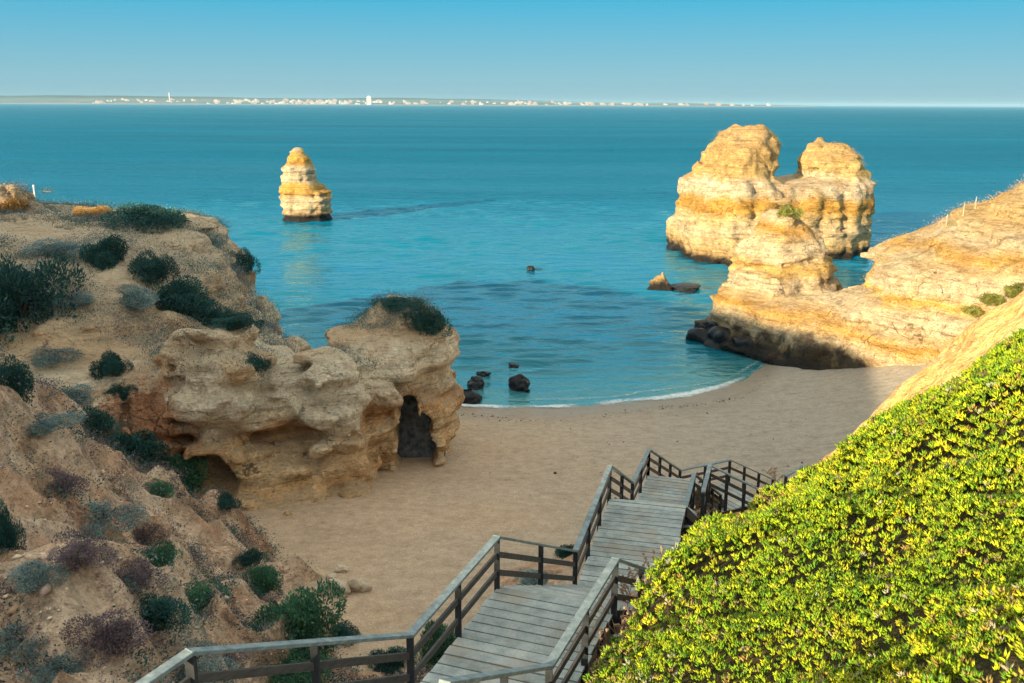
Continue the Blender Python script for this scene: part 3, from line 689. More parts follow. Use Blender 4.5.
tag(stk, 'lone stepped sea stack standing far out in open water, tapering to a pale tip', 'sea stack')

# unseen clifftop added to the west, crest shaped to set the cove's shade edge
SUN_AZ, SUN_EL = R(42), R(14)        # measured from straight behind the camera towards the left
def clifftop():
    ls, ts = np.arange(-190, 60, 1.5), np.arange(-190, -34, 1.5)
    Lg, T = np.meshgrid(ls, ts, indexing='ij'); r = np.random.default_rng(4)
    crest = np.interp(Lg, *SHADE_CREST)
    crest = crest + .25 * noise2(Lg.shape, 1.5, 7, r)
    z = crest - np.where(T > -60, (T + 60) * 1.15, (-60 - T) * .06) + .9 * noise2(Lg.shape, 1.5, 9, r) * np.clip(np.abs(T + 60) / 8, 0, 1) - .02 * (T + 60) ** 2 * (T > -60)
    z = np.maximum(z, -2)
    sa, ca = math.sin(SUN_AZ), math.cos(SUN_AZ)
    X, Y = Lg * ca + T * sa, -Lg * sa + T * ca
    i = np.arange(X.size).reshape(X.shape)
    Fq = np.stack([i[:-1, :-1], i[1:, :-1], i[1:, 1:], i[:-1, 1:]], -1).reshape(-1, 4)
    tag(link('clifftop', mesh_np('clifftop', np.stack([X, Y, z], -1).reshape(-1, 3), Fq, True), MAT['left_rock']), kind='structure')
SHADE_CREST = ([-190, -165, -136, -100, -85, -76, -65, -60, -56, -40, -27, -25.3, -22, -18, -14, -10, -7, 0, 30, 60], [0, 4, 10, 14, 22, 33, 35.1, 35.8, 36, 36, 34.8, 33.4, 31.9, 29.9, 30.0, 30.1, 28.8, 27, 24, 20])  # heights tuned so the ridge's shadow edge lands across the cove
clifftop()

# ------------------------------------------------------------------ boulders
def boulder_mesh(name, sx_, sy_, sz_, seed, taper=0.0):
    n = 30; h = 2.6 / n
    r = np.random.default_rng(seed); sh = (n + 4,) * 3
    g = (np.arange(n + 4) - (n + 3) / 2) * h
    X, Y, Z = np.meshgrid(g, g, g, indexing='ij')
    f = (np.abs(X) ** 2.6 + np.abs(Y) ** 2.6 + np.abs(Z) ** 2.6) ** (1 / 2.6) - 1 + .34 * noise3(sh, h, .7, r) + .14 * noise3(sh, h, .3, r) + .25 * (.3 - np.abs(noise3(sh, h, .55, r)))
    V, Fq = surface_nets(f, (g[0],) * 3, h)
    V[:, :2] *= (1 - taper * np.clip(V[:, 2:] + .6, 0, 1.4))
    return mesh_np(name, V * np.array([sx_, sy_, sz_]), Fq, taper == 0 and sx_ < .6)
def boulder(px, py, wpx, hpx, mat, label, seed, z=0.0, name='boulder', sink=.25, group=None, taper=0.0):
    p = PZ(px, py, z); d = (p - CAM) @ FWD; s = d / F_PX
    o = link(name, boulder_mesh(name, wpx * s / 2, wpx * s / 2.3, hpx * s / 1.65, seed, taper), mat, None, (p[0], p[1] + wpx * s / 3, z + hpx * s * (.5 - sink)))
    return tag(o, label, 'rock', group)
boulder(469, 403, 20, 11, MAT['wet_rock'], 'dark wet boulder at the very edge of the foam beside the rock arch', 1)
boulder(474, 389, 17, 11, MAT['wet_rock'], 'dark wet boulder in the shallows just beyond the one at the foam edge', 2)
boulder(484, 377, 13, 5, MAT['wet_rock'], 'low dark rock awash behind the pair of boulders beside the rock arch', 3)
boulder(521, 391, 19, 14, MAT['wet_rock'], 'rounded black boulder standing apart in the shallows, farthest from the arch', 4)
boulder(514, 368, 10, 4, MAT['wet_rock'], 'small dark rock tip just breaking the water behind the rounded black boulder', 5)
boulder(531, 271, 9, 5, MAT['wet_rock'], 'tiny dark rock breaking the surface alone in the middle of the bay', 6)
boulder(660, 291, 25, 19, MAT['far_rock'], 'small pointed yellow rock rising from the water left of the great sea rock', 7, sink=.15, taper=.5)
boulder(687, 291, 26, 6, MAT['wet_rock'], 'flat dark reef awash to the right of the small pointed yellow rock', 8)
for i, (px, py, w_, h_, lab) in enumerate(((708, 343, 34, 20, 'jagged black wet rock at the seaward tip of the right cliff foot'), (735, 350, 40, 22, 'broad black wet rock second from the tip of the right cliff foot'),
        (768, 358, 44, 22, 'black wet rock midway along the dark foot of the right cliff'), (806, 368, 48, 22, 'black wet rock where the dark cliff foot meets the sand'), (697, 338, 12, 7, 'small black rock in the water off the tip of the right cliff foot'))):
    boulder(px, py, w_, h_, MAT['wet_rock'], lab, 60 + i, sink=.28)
p = P(425, 466, 55.5)
o = link('boulder', boulder_mesh('boulder', 1.45, 1.0, 2.9, 9), MAT['slate'], None, (-5.45, 51.3, 2.1)); o.rotation_euler = (R(-8), R(-14), 0)
tag(o, 'tall dark boulder wedged inside the opening of the rock arch', 'rock')

def on_beach(px, py, z0=2.5):
    for _ in range(8):
        p = PZ(px, py, z0); z0 = float(max(beach_z(p[0], p[1]), hill_z(p[0], p[1])))
    return p, z0
for px, py, w, h, lab, sd in ((337, 596, 24, 18, 'largest pale boulder on the sand beside the big green bush', 41), (357, 592, 20, 15, 'tan boulder half buried in sand, right of the largest pale one', 42),
                              (340, 573, 11, 7, 'small pale stone on the sand above the largest pale boulder', 43), (331, 580, 10, 6, 'small grey stone on the sand touching the big green bush', 44), (236, 541, 14, 24, 'upright pale rock at the foot of the left slope where the sand begins', 45)):
    p, z = on_beach(px, py)
    boulder(px, py, w, h, MAT['pale_stone'], lab, sd, z=z, sink=.3)

# ------------------------------------------------------------------ leaves
def leaf_cards(pos, axis, length, width, cols, fold=.25, rng=RNG):
    """diamond leaves, folded along the midrib: 2 tris each as quads base-left-tip-right"""
    n = len(pos); axis = axis / np.linalg.norm(axis, axis=1, keepdims=True)
    t = rng.normal(size=(n, 3)); s = np.cross(axis, t); s /= np.linalg.norm(s, axis=1, keepdims=True) + 1e-9
    u = np.cross(s, axis)
    l, w = length[:, None], width[:, None]
    mid = pos + axis * l * .45
    V = np.stack([pos, mid - s * w * .5 + u * w * fold, pos + axis * l, mid + s * w * .5 + u * w * fold], 1).reshape(-1, 3)
    i = np.arange(n)[:, None] * 4
    Fq = np.concatenate([i + np.array([0, 1, 2]), i + np.array([0, 2, 3])])
    return V, Fq, np.repeat(cols, 4, axis=0)

def unit(n, rng):
    v = rng.normal(size=(n, 3)); return v / np.linalg.norm(v, axis=1, keepdims=True)

def shrub_mesh(name, seed, n, leaf, palette, lumps=9, flat=.75, w=.45):
    """unit shrub (radius ~1, sits on z=0): several leafy clumps around a centre"""
    r = np.random.default_rng(seed)
    cen = unit(lumps, r) * r.uniform(.25, .82, (lumps, 1)); cen[:, 2] = np.abs(cen[:, 2]) * flat + .12; rad = r.uniform(.18, .46, lumps)
    k = r.choice(lumps, n, p=rad ** 2.2 / (rad ** 2.2).sum()); d = unit(n, r); rr = rad[k] * r.uniform(.45, 1.05, n) ** .6
    pos = cen[k] + d * rr[:, None] * np.array([1, 1, .85])
    keep = pos[:, 2] > -.05; pos, d, k = pos[keep], d[keep], k[keep]; m = len(pos)
    ax = d + r.normal(0, .6, (m, 3)) + np.array([0, 0, .35])
    L = leaf * r.uniform(.6, 1.4, m)
    pal = np.asarray(palette); c = pal[r.integers(0, len(pal), m)] * r.uniform(.7, 1.3, (m, 1)); c *= r.uniform(.6, 1.45, lumps)[k][:, None]
    V, Fq, C = leaf_cards(pos, ax, L, L * w, np.clip(c, 0, 1), rng=r)
    me = mesh_np(name, V, Fq, False, C); me.materials.append(MAT['leaf'])
    return me
def stem_mesh(seed):
    r = random.Random(seed); mb = MB()
    for _ in range(7):
        a = r.uniform(0, 6.28); e = Vector((math.cos(a) * r.uniform(.2, .6), math.sin(a) * r.uniform(.2, .6), r.uniform(.4, .8)))
        m = e * .5 + Vector((r.uniform(-.08, .08), r.uniform(-.08, .08), -.03)); mb.beam((0, 0, -.3), m, .06, .06); mb.beam(m, e, .035, .035)
    me = bpy.data.meshes.new('stem'); me.from_pydata(mb.v, [], mb.f); me.materials.append(MAT['bark']); return me
DK = [(.018, .075, .07), (.028, .095, .08), (.018, .08, .09), (.045, .12, .08)]
GN = [(.045, .15, .085), (.07, .19, .10), (.045, .14, .10), (.09, .21, .10)]
BG = [(.12, .21, .22), (.18, .26, .25), (.09, .18, .21), (.28, .32, .27)]
PU = [(.15, .10, .13), (.20, .135, .14), (.11, .095, .14), (.20, .165, .14)]
DRY = [(.55, .30, .09), (.62, .38, .14), (.48, .24, .07), (.50, .36, .12)]
YG = [(.22, .24, .05), (.30, .28, .07), (.16, .22, .05), (.24, .24, .06)]
SH = {k: [shrub_mesh('foliage', 100 + 7 * i + ord(k), nn, lf, pal, lumps) for i in range(3)] for k, nn, lf, pal, lumps in
      (('d', 11000, .066, DK, 17), ('g', 11000, .066, GN, 17), ('b', 8000, .06, BG, 15), ('p', 8000, .06, PU, 15), ('y', 6000, .075, DRY, 13), ('o', 6000, .07, YG, 13))}
STEM = [stem_mesh(i) for i in range(2)]
_ray_cache = {}
def _surfaces():
    bpy.context.view_layer.update()
    dg = bpy.context.evaluated_depsgraph_get(); out = []
    for o in scene.objects:
        if o.name.split('.')[0] in ('hillside', 'headland', 'rock_arch', 'cliff', 'beach', 'sea_rock'): out.append(o)
    return out
def surface_at(px, py):
    """where the line of sight of a pixel meets the terrain built so far"""
    r = Vector(ray(px, py)).normalized(); best = None
    for o in _SURF:
        inv = o.matrix_world.inverted()
        ok, loc, nrm, _ = o.ray_cast(inv @ Vector(CAM), (inv.to_3x3() @ r).normalized())
        if ok:
            w = o.matrix_world @ loc; dd = (w - Vector(CAM)).length
            if best is None or dd < best[0]: best = (dd, w, o.matrix_world.to_3x3() @ nrm)
    return best
_SURF = _surfaces()
_shn = [0]
def shrub(px, py, wpx, hpx, kind, label, cat='shrub', name='shrub', group=None, d=None):
    """px,py = foot of the shrub"""
    hit = surface_at(px, py)
    if d is not None: w = Vector(P(px, py, d)); dd = d
    elif hit is None: print('MISS', label); return
    else: w, dd = hit[1], hit[0]
    s = dd / F_PX; _shn[0] += 1; i = _shn[0]
    o = empty(name, w, label, cat, group)
    lowk = .62 if kind in 'bp' else .95
    rx, rz = wpx * s / 2 * 1.3, hpx * s * lowk
    f = link('foliage', SH[kind][i % 3], None, o); f.scale = (rx, rx * .9, rz); f.rotation_euler.z = i * 1.3; f.location.z = -.22 * rz
    st = link('stem', STEM[i % 2], None, o); st.scale = (rx * .8, rx * .7, rz * .6)
    return o
for a in (
    (20, 312, 85, 82, 'd', 'big dark bush filling the left edge of the picture, high on the headland'),
    (158, 221, 72, 27, 'd', 'dark green dome bush on the crest of the headland below a tan tuft'),
    (104, 262, 40, 34, 'd', 'dark bush on the upper headland just left of the long trailing thicket'),
    (150, 275, 44, 34, 'd', 'dark bush at the head of the long trailing thicket'),
    (172, 302, 60, 36, 'd', 'broad dark bush in the middle of the long trailing thicket'),
    (212, 320, 56, 18, 'd', 'low dark bush at the tail of the long trailing thicket'),
    (240, 266, 26, 28, 'd', 'dark bush hanging on the seaward edge of the headland'),
    (214, 244, 24, 22, 'b', 'grey bush at the top of the seaward edge of the headland'),
    (112, 372, 30, 26, 'd', 'round dark bush on the bare slope above the red gully'),
    (122, 396, 22, 20, 'd', 'small dark bush just under the round one above the red gully'),
    (255, 366, 30, 20, 'd', 'dark green bush on the ledge between the two pale rock blocks'),
    (232, 326, 40, 14, 'd', 'dark bush at the very tip of the long trailing thicket'),
    (190, 312, 50, 26, 'd', 'dark bush near the lower middle of the long trailing thicket'),
    (135, 300, 46, 30, 'b', 'grey bush on the uphill side of the long trailing thicket'),
    (60, 252, 52, 28, 'b', 'grey bush on the upper headland right of the big dark bush'),
    (70, 300, 40, 24, 'b', 'grey bush just below the upper slope right of the big dark bush'),
    (52, 360, 44, 26, 'b', 'grey bush on the slope right of the pale crag'),
    (75, 400, 40, 30, 'b', 'grey bush at the foot of the bare slope above the gully'),
    (140, 540, 60, 34, 'p', 'purple bush spread below the crest of the near ridge'),
    (75, 560, 50, 34, 'p', 'purple brown bush on the near slope left of the centre'),
    (130, 580, 56, 36, 'p', 'purple brown bush in the clay fold of the near slope'),
    (20, 640, 50, 40, 'b', 'grey bush low at the left edge of the near slope'),
    (205, 600, 44, 28, 'g', 'small green bush beside the pale clay gully'),
    (975, 312, 24, 12, 'o', 'olive plant at the lower end of the green strip on the right cliff'),
    (994, 302, 28, 14, 'o', 'olive plant in the middle of the green strip on the right cliff'),
    (1014, 292, 28, 16, 'o', 'olive plant at the upper end of the green strip on the right cliff'),
    (258, 326, 12, 9, 'd', 'tiny dark bush below the steep seaward face of the headland'),
    (12, 388, 34, 44, 'd', 'dark bush at the left edge beside the pale crag'),
    (182, 480, 44, 44, 'g', 'rounded green bush in the gully below the red fluted rock'),
    (132, 455, 56, 34, 'd', 'dark green bush in the upper gully behind the bare ridge'),
    (92, 426, 40, 26, 'd', 'low dark bush at the top end of the gully'),
    (158, 492, 26, 18, 'g', 'small green bush low on the ridge above the gully'),
    (224, 506, 26, 16, 'd', 'small dark bush at the mouth of the gully below the cave'),
    (42, 425, 50, 26, 'b', 'blue grey bush on top of the bare ridge near the left edge'),
    (8, 545, 24, 60, 'd', 'dark leafy bush at the left edge on the near slope'),
    (60, 490, 44, 40, 'p', 'purple brown heathery bush on the near slope below the ridge'),
    (100, 520, 60, 38, 'b', 'blue grey bush spread across the middle of the near slope'),
    (148, 620, 54, 36, 'd', 'dark blue green bush low on the near slope above the railing'),
    (105, 640, 56, 60, 'p', 'large purple brown bush low on the near slope'),
    (160, 560, 36, 26, 'g', 'green bush on the near slope above the folded clay gully'),
    (40, 580, 46, 36, 'b', 'grey bush on the near slope close to the left edge'),
    (62, 668, 56, 30, 'b', 'grey scrub bush in the bottom left corner'),
    (185, 668, 66, 34, 'b', 'grey green bush just behind the leftmost railing'),
    (298, 632, 74, 78, 'g', 'biggest green bush, between the near slope and the sand'),
    (262, 588, 40, 34, 'g', 'light green bush leaning on the left of the biggest green bush'),
    (248, 560, 24, 18, 'd', 'small dark bush uphill of the light green bush'),
    (338, 636, 32, 24, 'd', 'low dark bush at the right foot of the biggest green bush'),
    (290, 672, 70, 26, 'g', 'green bush behind the left railing under its top rail'),
    (225, 660, 40, 18, 'p', 'brownish low bush behind the left railing'),
    (540, 590, 60, 26, 'b', 'grey green bush behind the railing of the upper flight'),
    (566, 556, 22, 16, 'd', 'dark bush poking up where the upper flight meets the middle landing'),
    (440, 660, 46, 60, 'g', 'green bush under the left edge of the upper landing'),
    (386, 668, 40, 30, 'd', 'dark bush under the left railing beside the sand'),
    (788, 214, 26, 16, 'o', 'olive green bush on top of the pointed crag before the great sea rock'),
    (425, 325, 42, 30, 'd', 'dark bush trailing down the right shoulder of the rock arch'),
    (398, 303, 46, 12, 'd', 'flat dark bush capping the top of the rock arch'),
):
    shrub(*a)
for px, py, w, h, lab in ((138, 207, 28, 26, 'sunlit tan grass tuft on the crest above the dark dome bush'), (18, 210, 26, 20, 'sunlit tan grass tuft at the far left of the crest'),
                          (84, 216, 22, 15, 'sunlit golden grass tuft left of centre on the crest'), (101, 216, 22, 16, 'sunlit golden grass tuft beside the dark dome bush')):
    shrub(px, py, w, h, 'y', lab, 'grass tuft', 'grass_tuft')

# ------------------------------------------------------------------ low scrub scattered over the near slope and the headland
def scatter_on(V, Nn, n, scale, pal_sets, rng, per=11, up=.8, spread=.16, leaf=.11):
    k = rng.integers(0, len(V), n); base = V[k]; nn = Nn[k]
    kk = np.repeat(np.arange(n), per); m = len(kk)
    sc = (scale * rng.uniform(.6, 1.6, n))[kk]
    pos = base[kk] + rng.normal(0, 1, (m, 3)) * spread * sc[:, None] * np.array([1, 1, .5])
    ax = nn[kk] * up + rng.normal(0, .6, (m, 3)); 
    pal = np.asarray(pal_sets)
    # neighbouring tufts share a colour family
    fam = (np.sin(base[:, 0] * .9 + 1.7 * np.sin(base[:, 1] * .6)) + np.sin(base[:, 1] * 1.1 + base[:, 0] * .37) + rng.normal(0, .5, n))
    fi = np.clip(((fam + 2.2) / 4.4 * len(pal)).astype(int), 0, len(pal) - 1)
    c = pal[fi][kk, rng.integers(0, pal.shape[1], m)] * rng.uniform(.7, 1.35, (m, 1))
    L = leaf * sc * rng.uniform(.6, 1.3, m)
    return leaf_cards(pos, ax, L, L * .42, np.clip(c, 0, 1), rng=rng)
_gx, _gy = np.gradient(HZ, HH); _HN = np.stack([-_gx, -_gy, np.ones_like(HZ)], -1); _HN /= np.linalg.norm(_HN, axis=-1, keepdims=True)
_mask = (noise2(_sh, HH, 2.6, RNG) + .5 * noise2(_sh, HH, .9, RNG) > .12) & (_hX < -1.5) & (_hY > 7) & (_hY < 41) & (HZ > beach_z(_hX, _hY) + .3) & (_hX > -24)
_hv = np.stack([_hX, _hY, HZ], -1)[_mask]; _hn = _HN[_mask]
V, Fq, C = scatter_on(_hv, _hn, 6500, 1.15, [BG, DK, PU, DK, PU, BG, DK], np.random.default_rng(2), per=44, leaf=.05, spread=.115)
me = mesh_np('scrub', V, Fq, False, C); tag(link('scrub', me, MAT['leaf']), kind='stuff')

_m2 = (noise2(_sh, HH, 3.2, RNG) + .4 * noise2(_sh, HH, 1.1, RNG) > .30) & (_hX < -3.5) & (_hY > 9) & (_hY < 40) & (HZ > beach_z(_hX, _hY) + .5) & (_hX > -24)
V, Fq, C = scatter_on(np.stack([_hX, _hY, HZ], -1)[_m2], _HN[_m2], 900, 1.5, [DK, PU, DK, BG, DK, PU], np.random.default_rng(8), per=46, leaf=.04, spread=.13, up=.9)
tag(link('heath', mesh_np('heath', V, Fq, False, C), MAT['leaf']), kind='stuff')

def scrub_on_rock(oname, n, seed, test, pals, scale=1.6, nm='cliff_scrub', per=26):
    o = scene.objects[oname]; me = o.data; nv = len(me.vertices)
    co = np.empty(nv * 3, np.float32); me.vertices.foreach_get('co', co); no = np.empty(nv * 3, np.float32); me.vertices.foreach_get('normal', no)
    co = co.reshape(-1, 3) + np.array(o.location); no = no.reshape(-1, 3)
    r = np.random.default_rng(seed)
    k = test(co, no, r)
    V, Fq, C = scatter_on(co[k], no[k], n, scale, pals, r, per, leaf=.062 * min(1, 1.1 / scale), spread=.13)
    tag(link(nm, mesh_np(nm, V, Fq, False, C), MAT['leaf']), kind='stuff')
def patchy(co, f=.5, s=0.0): return np.sin(co[:, 0] * f + s) + np.sin(co[:, 1] * f * 1.3 + 2 + s) + np.sin((co[:, 0] + co[:, 1] + co[:, 2] * 1.5) * f * .7 + s)
scrub_on_rock('headland', 11000, 3, lambda c, n, r: (n[:, 2] > .42) & (c[:, 2] > 5.5) & (c[:, 1] < 74) & ((c[:, 0] < -16.4) | (c[:, 1] > 46.6) | (np.abs(c[:, 0] + 11.3) < .8)) & (patchy(c, .7) + r.normal(0, .6, len(c)) > -.1), [BG, DK, BG, PU, BG], 1.9)
scrub_on_rock('headland', 1300, 13, lambda c, n, r: (n[:, 2] > .35) & (c[:, 2] > 8) & (c[:, 1] < 74) & (patchy(c, .45, 1.7) > .7), [DK, DK, BG], 3.0, nm='cliff_heath', per=34)
scrub_on_rock('cliff', 2500, 4, lambda c, n, r: (n[:, 2] > .62) & (c[:, 2] > 6) & (patchy(c, .5) + r.normal(0, .6, len(c)) > .4), [DRY, DRY, YG], 2.0)
scrub_on_rock('sea_rock', 900, 6, lambda c, n, r: (n[:, 2] > .22) & (c[:, 2] > 7) & (c[:, 1] < 137) & (patchy(c, 1.6) + r.normal(0, .3, len(c)) > 1.1), [DRY, YG, DRY], 1.5)
scrub_on_rock('rock_arch', 420, 7, lambda c, n, r: (n[:, 2] > .7) & (c[:, 2] > 8.4), [DK, BG, DK], 1.7)

# ------------------------------------------------------------------ loose stones on the slopes, litter on the sand
def stones(name, pts, nrm, size, cols, mat, rng):
    n = len(pts); o = np.array([(1, 0, 0), (-1, 0, 0), (0, 1, 0), (0, -1, 0), (0, 0, 1), (0, 0, -1)], float)
    ang = rng.uniform(0, 6.28, n); ca, sa = np.cos(ang), np.sin(ang)
    k = o[None] * rng.uniform(.55, 1.25, (n, 6, 1)) * size[:, None, None] * np.array([1, .8, .6])
    k += rng.normal(0, .14, (n, 6, 3)) * size[:, None, None]
    X = k[..., 0] * ca[:, None] - k[..., 1] * sa[:, None]; Y = k[..., 0] * sa[:, None] + k[..., 1] * ca[:, None]
    V = np.stack([X, Y, k[..., 2]], -1) + pts[:, None]
    f = np.array([(0, 2, 4), (2, 1, 4), (1, 3, 4), (3, 0, 4), (2, 0, 5), (1, 2, 5), (3, 1, 5), (0, 3, 5)])
    Fq = (np.arange(n)[:, None, None] * 6 + f).reshape(-1, 3)
    tag(link(name, mesh_np(name, V.reshape(-1, 3), Fq, False, np.repeat(cols, 6, axis=0)), mat), kind='stuff')
def stone_mat():
    m = NM('loose_stone', .95, .1); a = m.n.new('ShaderNodeAttribute'); a.attribute_name = 'tint'
    return m.done(m.mix(.6, a.outputs['Color'], m.ramp(m.noise(12, 4, .7), [(.3, .6), (.7, 1.3)]), 'MULTIPLY'), m.bump(m.noise(20, 4), .5, .02))
MAT['stone'] = stone_mat()
_r5 = np.random.default_rng(15)
_vis = (_hX < -2.5) & (_hX > -24) & (_hY > 8) & (_hY < 42) & (HZ > beach_z(_hX, _hY) + .05)
_w5 = np.clip(noise2(_sh, HH, 1.6, _r5) + .4 + .8 * (HZ < beach_z(_hX, _hY) + .7), .02, 1.5) * _vis; _w5 = (_w5 / _w5.sum()).ravel()
_pk = _r5.choice(_w5.size, 9000, p=_w5)
_pp = np.stack([_hX, _hY, HZ], -1).reshape(-1, 3)[_pk] + np.concatenate([_r5.uniform(-.075, .075, (9000, 2)), np.zeros((9000, 1))], 1)
_ss = .022 * np.exp(_r5.normal(0, .6, 9000)) + .01
_cc5 = np.array([(.52, .38, .26), (.62, .50, .36), (.40, .27, .18), (.66, .56, .44), (.34, .25, .20)])[_r5.integers(0, 5, 9000)] * _r5.uniform(.7, 1.2, (9000, 1))
stones('scree', _pp, None, _ss, np.clip(_cc5, 0, 1), MAT['stone'], _r5)
_n = 900
_bx5 = _r5.uniform(-14, 20, _n); _off = np.where(_r5.random(_n) < .6, 3.2 + _r5.normal(0, .35, _n) + .6 * np.sin(_bx5 * .5), _r5.uniform(2, 26, _n)); _by5 = waterline(_bx5) - _off
_ok = hill_z(_bx5, _by5) < beach_z(_bx5, _by5)
_bx5, _by5 = _bx5[_ok], _by5[_ok]; _n = len(_bx5)
_c6 = np.array([(.10, .07, .045), (.16, .11, .07), (.30, .24, .17), (.07, .06, .045)])[_r5.integers(0, 4, _n)] * _r5.uniform(.7, 1.2, (_n, 1))
stones('beach_litter', np.stack([_bx5, _by5, beach_z(_bx5, _by5) + .02], 1), None, .03 * np.exp(_r5.normal(0, .5, _n)), _c6, MAT['stone'], _r5)

# ------------------------------------------------------------------ succulent carpet on the right
def carpet():
    r = np.random.default_rng(9)
    sdf = CSDF
    N1 = noise2(_sh, HH, .75, r); N2 = noise2(_sh, HH, 2.4, r); N3 = noise2(_sh, HH, .42, r); N4 = noise2(_sh, HH, 3.5, r)
    I, J = np.nonzero((sdf < 0.1))
    dist = np.sqrt(_hX[I, J] ** 2 + _hY[I, J] ** 2 + (20 - HZ[I, J]) ** 2)
    vis = (_hY[I, J] > 4.5) & (np.abs(_hX[I, J]) < _hY[I, J] * .62 + 2.5)
    I, J, dist = I[vis], J[vis], dist[vis]
    base = np.stack([_hX[I, J], _hY[I, J], HZ[I, J]], 1); nn = _HN[I, J]; e = sdf[I, J]
    dens = np.clip(4.6 * 16 / dist, 2.0, 6.5)
    rep = np.floor(dens + r.random(len(dens))).astype(int)
    k = np.repeat(np.arange(len(base)), rep); n = len(k)
    b = base[k] + r.uniform(-HH / 2, HH / 2, (n, 3)) * np.array([1, 1, 0])
    # mounded cushions
    n1, n2, n3, n4 = (q[I, J][k] for q in (N1, N2, N3, N4))
    lift = np.maximum(.26 + .34 * n1 + .34 * n2 + .14 * n3 + .22 * n4, -.02) + r.uniform(-.02, .06, n)
    b = b + nn[k] * (lift * np.clip(-e[k] * 1.2 + .35, .25, 1))[:, None]
    keep = (n1 + .7 * n3 > -.95) | (r.random(n) < .4)
    b, k, n1, n2, n3, n4 = b[keep], k[keep], n1[keep], n2[keep], n3[keep], n4[keep]; n = len(k)
    per = 9; kk = np.repeat(np.arange(n), per); m = len(kk)
    ln = (.068 * r.uniform(.6, 1.5, n) * np.clip(dist[k] / 16, .8, 1.6))[kk] * r.uniform(.7, 1.2, m)
    rad = r.normal(size=(m, 3)); rad -= nn[k][kk] * (rad * nn[k][kk]).sum(1, keepdims=True); rad /= np.linalg.norm(rad, axis=1, keepdims=True) + 1e-9
    pos = b[kk] + rad * (ln * r.uniform(.05, .3, m))[:, None] + nn[k][kk] * (ln * r.uniform(-.3, .2, m))[:, None]
    ax = nn[k][kk] * r.uniform(.35, 1.1, m)[:, None] + np.array([0, 0, .3]) + rad * r.uniform(.35, .95, m)[:, None]
    fresh = np.array([(.44, .49, .012), (.56, .55, .015), (.26, .38, .012), (.60, .55, .02), (.34, .45, .012), (.18, .31, .015)])
    old = np.array([(.40, .30, .05), (.46, .28, .08), (.34, .22, .08), (.48, .40, .26)])
    c = fresh[r.integers(0, 6, n)][kk]
    dryness = .05 + .5 * np.exp(-np.maximum(-e[k], 0) * 1.8) + .12 * ((n2 + .5 * n3) > .8)
    od = (r.random(n) < np.clip(dryness, 0, .8))[kk]
    c = np.where(od[:, None], old[r.integers(0, 4, n)][kk], c)
    gr = np.clip(.5 + .5 * n4 + .35 * n3 + r.normal(0, .2, n), 0, 1)[kk]; c = c * (1 - .4 * gr[:, None] * np.array([1, .45, .3]))
    c = c * r.uniform(.6, 1.25, n)[kk][:, None] * r.uniform(.88, 1.12, (m, 1))
    ax /= np.linalg.norm(ax, axis=1, keepdims=True); t = r.normal(size=(m, 3)); s = np.cross(ax, t); s /= np.linalg.norm(s, axis=1, keepdims=True); u = np.cross(ax, s)
    # finger-shaped leaf: three-sided spike (quad base ring of 3 + tip)
    w = ln * .19; V = []
    for a in (0, 2.094, 4.189): V.append(pos + ax * (ln * .35)[:, None] + (s * math.cos(a) + u * math.sin(a)) * w[:, None])
    V = np.stack([pos, *V, pos + ax * ln[:, None]], 1).reshape(-1, 3)
    i = np.arange(m)[:, None] * 5
    Fq = np.concatenate([i + np.array(q) for q in ((1, 2, 4), (2, 3, 4), (3, 1, 4), (0, 2, 1), (0, 3, 2), (0, 1, 3))])
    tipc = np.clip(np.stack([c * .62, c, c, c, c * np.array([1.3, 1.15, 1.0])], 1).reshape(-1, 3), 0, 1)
    print('carpet leaves', m)
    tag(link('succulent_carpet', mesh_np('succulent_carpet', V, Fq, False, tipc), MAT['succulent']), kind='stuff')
carpet()

# ------------------------------------------------------------------ wooden staircase
SC = Vector((0.3, 17.0, 8.0))
stairs = empty('wooden_staircase', SC, 'long weathered grey boardwalk staircase with railings zigzagging down to the beach', 'staircase')
def rel(p): return (p[0] - SC[0], p[1] - SC[1], p[2] - SC[2])
def built(mb, name, mat, parent, bevel=0.0):
    o = mb.build(name, mat, parent, bevel, loc=(SC if parent is stairs else SC)); return o
def deck(a, b, w, z, board=.25, gap=.036, th=.05, skew=0.0):
    """level landing: a->b is its left edge (plan), w its width to the right"""
    a, b = Vector((a[0], a[1])), Vector((b[0], b[1])); d = (b - a); L = d.length; d.normalize(); s = Vector((d.y, -d.x))
    mb = MB(); n = int(L / (board + gap))
    for i in range(n + 1):
        t0 = i * (board + gap); t1 = min(t0 + board, L)
        if t1 - t0 < .05: continue
        e0, e1 = random.uniform(-.025, .025), random.uniform(-.025, .025); dz = random.uniform(-.006, .006)
        q = [a + d * t0 + s * e0, a + d * t0 + s * (w + e1), a + d * t1 + s * (w + e1), a + d * t1 + s * e0]
        mb.hexa([(p.x, p.y, z - th + dz) for p in q] + [(p.x, p.y, z + dz) for p in q])
    o = built(mb, 'landing', MAT['wood'], stairs)
    j = MB()
    for off in (.12, w / 2, w - .12):
        p, q = a + s * off, b + s * off; j.beam((p.x, p.y, z - th - .105), (q.x, q.y, z - th - .105), .07, .19)
    built(j, 'joist', MAT['timber'], o)
    for t in (.25, L - .25):
        for off in (.2, w - .2):
            p = a + d * t + s * off; g = float(hill_z(p.x, p.y)); g = max(g, float(beach_z(p.x, p.y)))
            if g < z - .35:
                m2 = MB(); m2.beam((p.x, p.y, g - .5), (p.x, p.y, z - .26), .13, .13); built(m2, 'support_post', MAT['timber'], o)
    return a, b, s, d, w
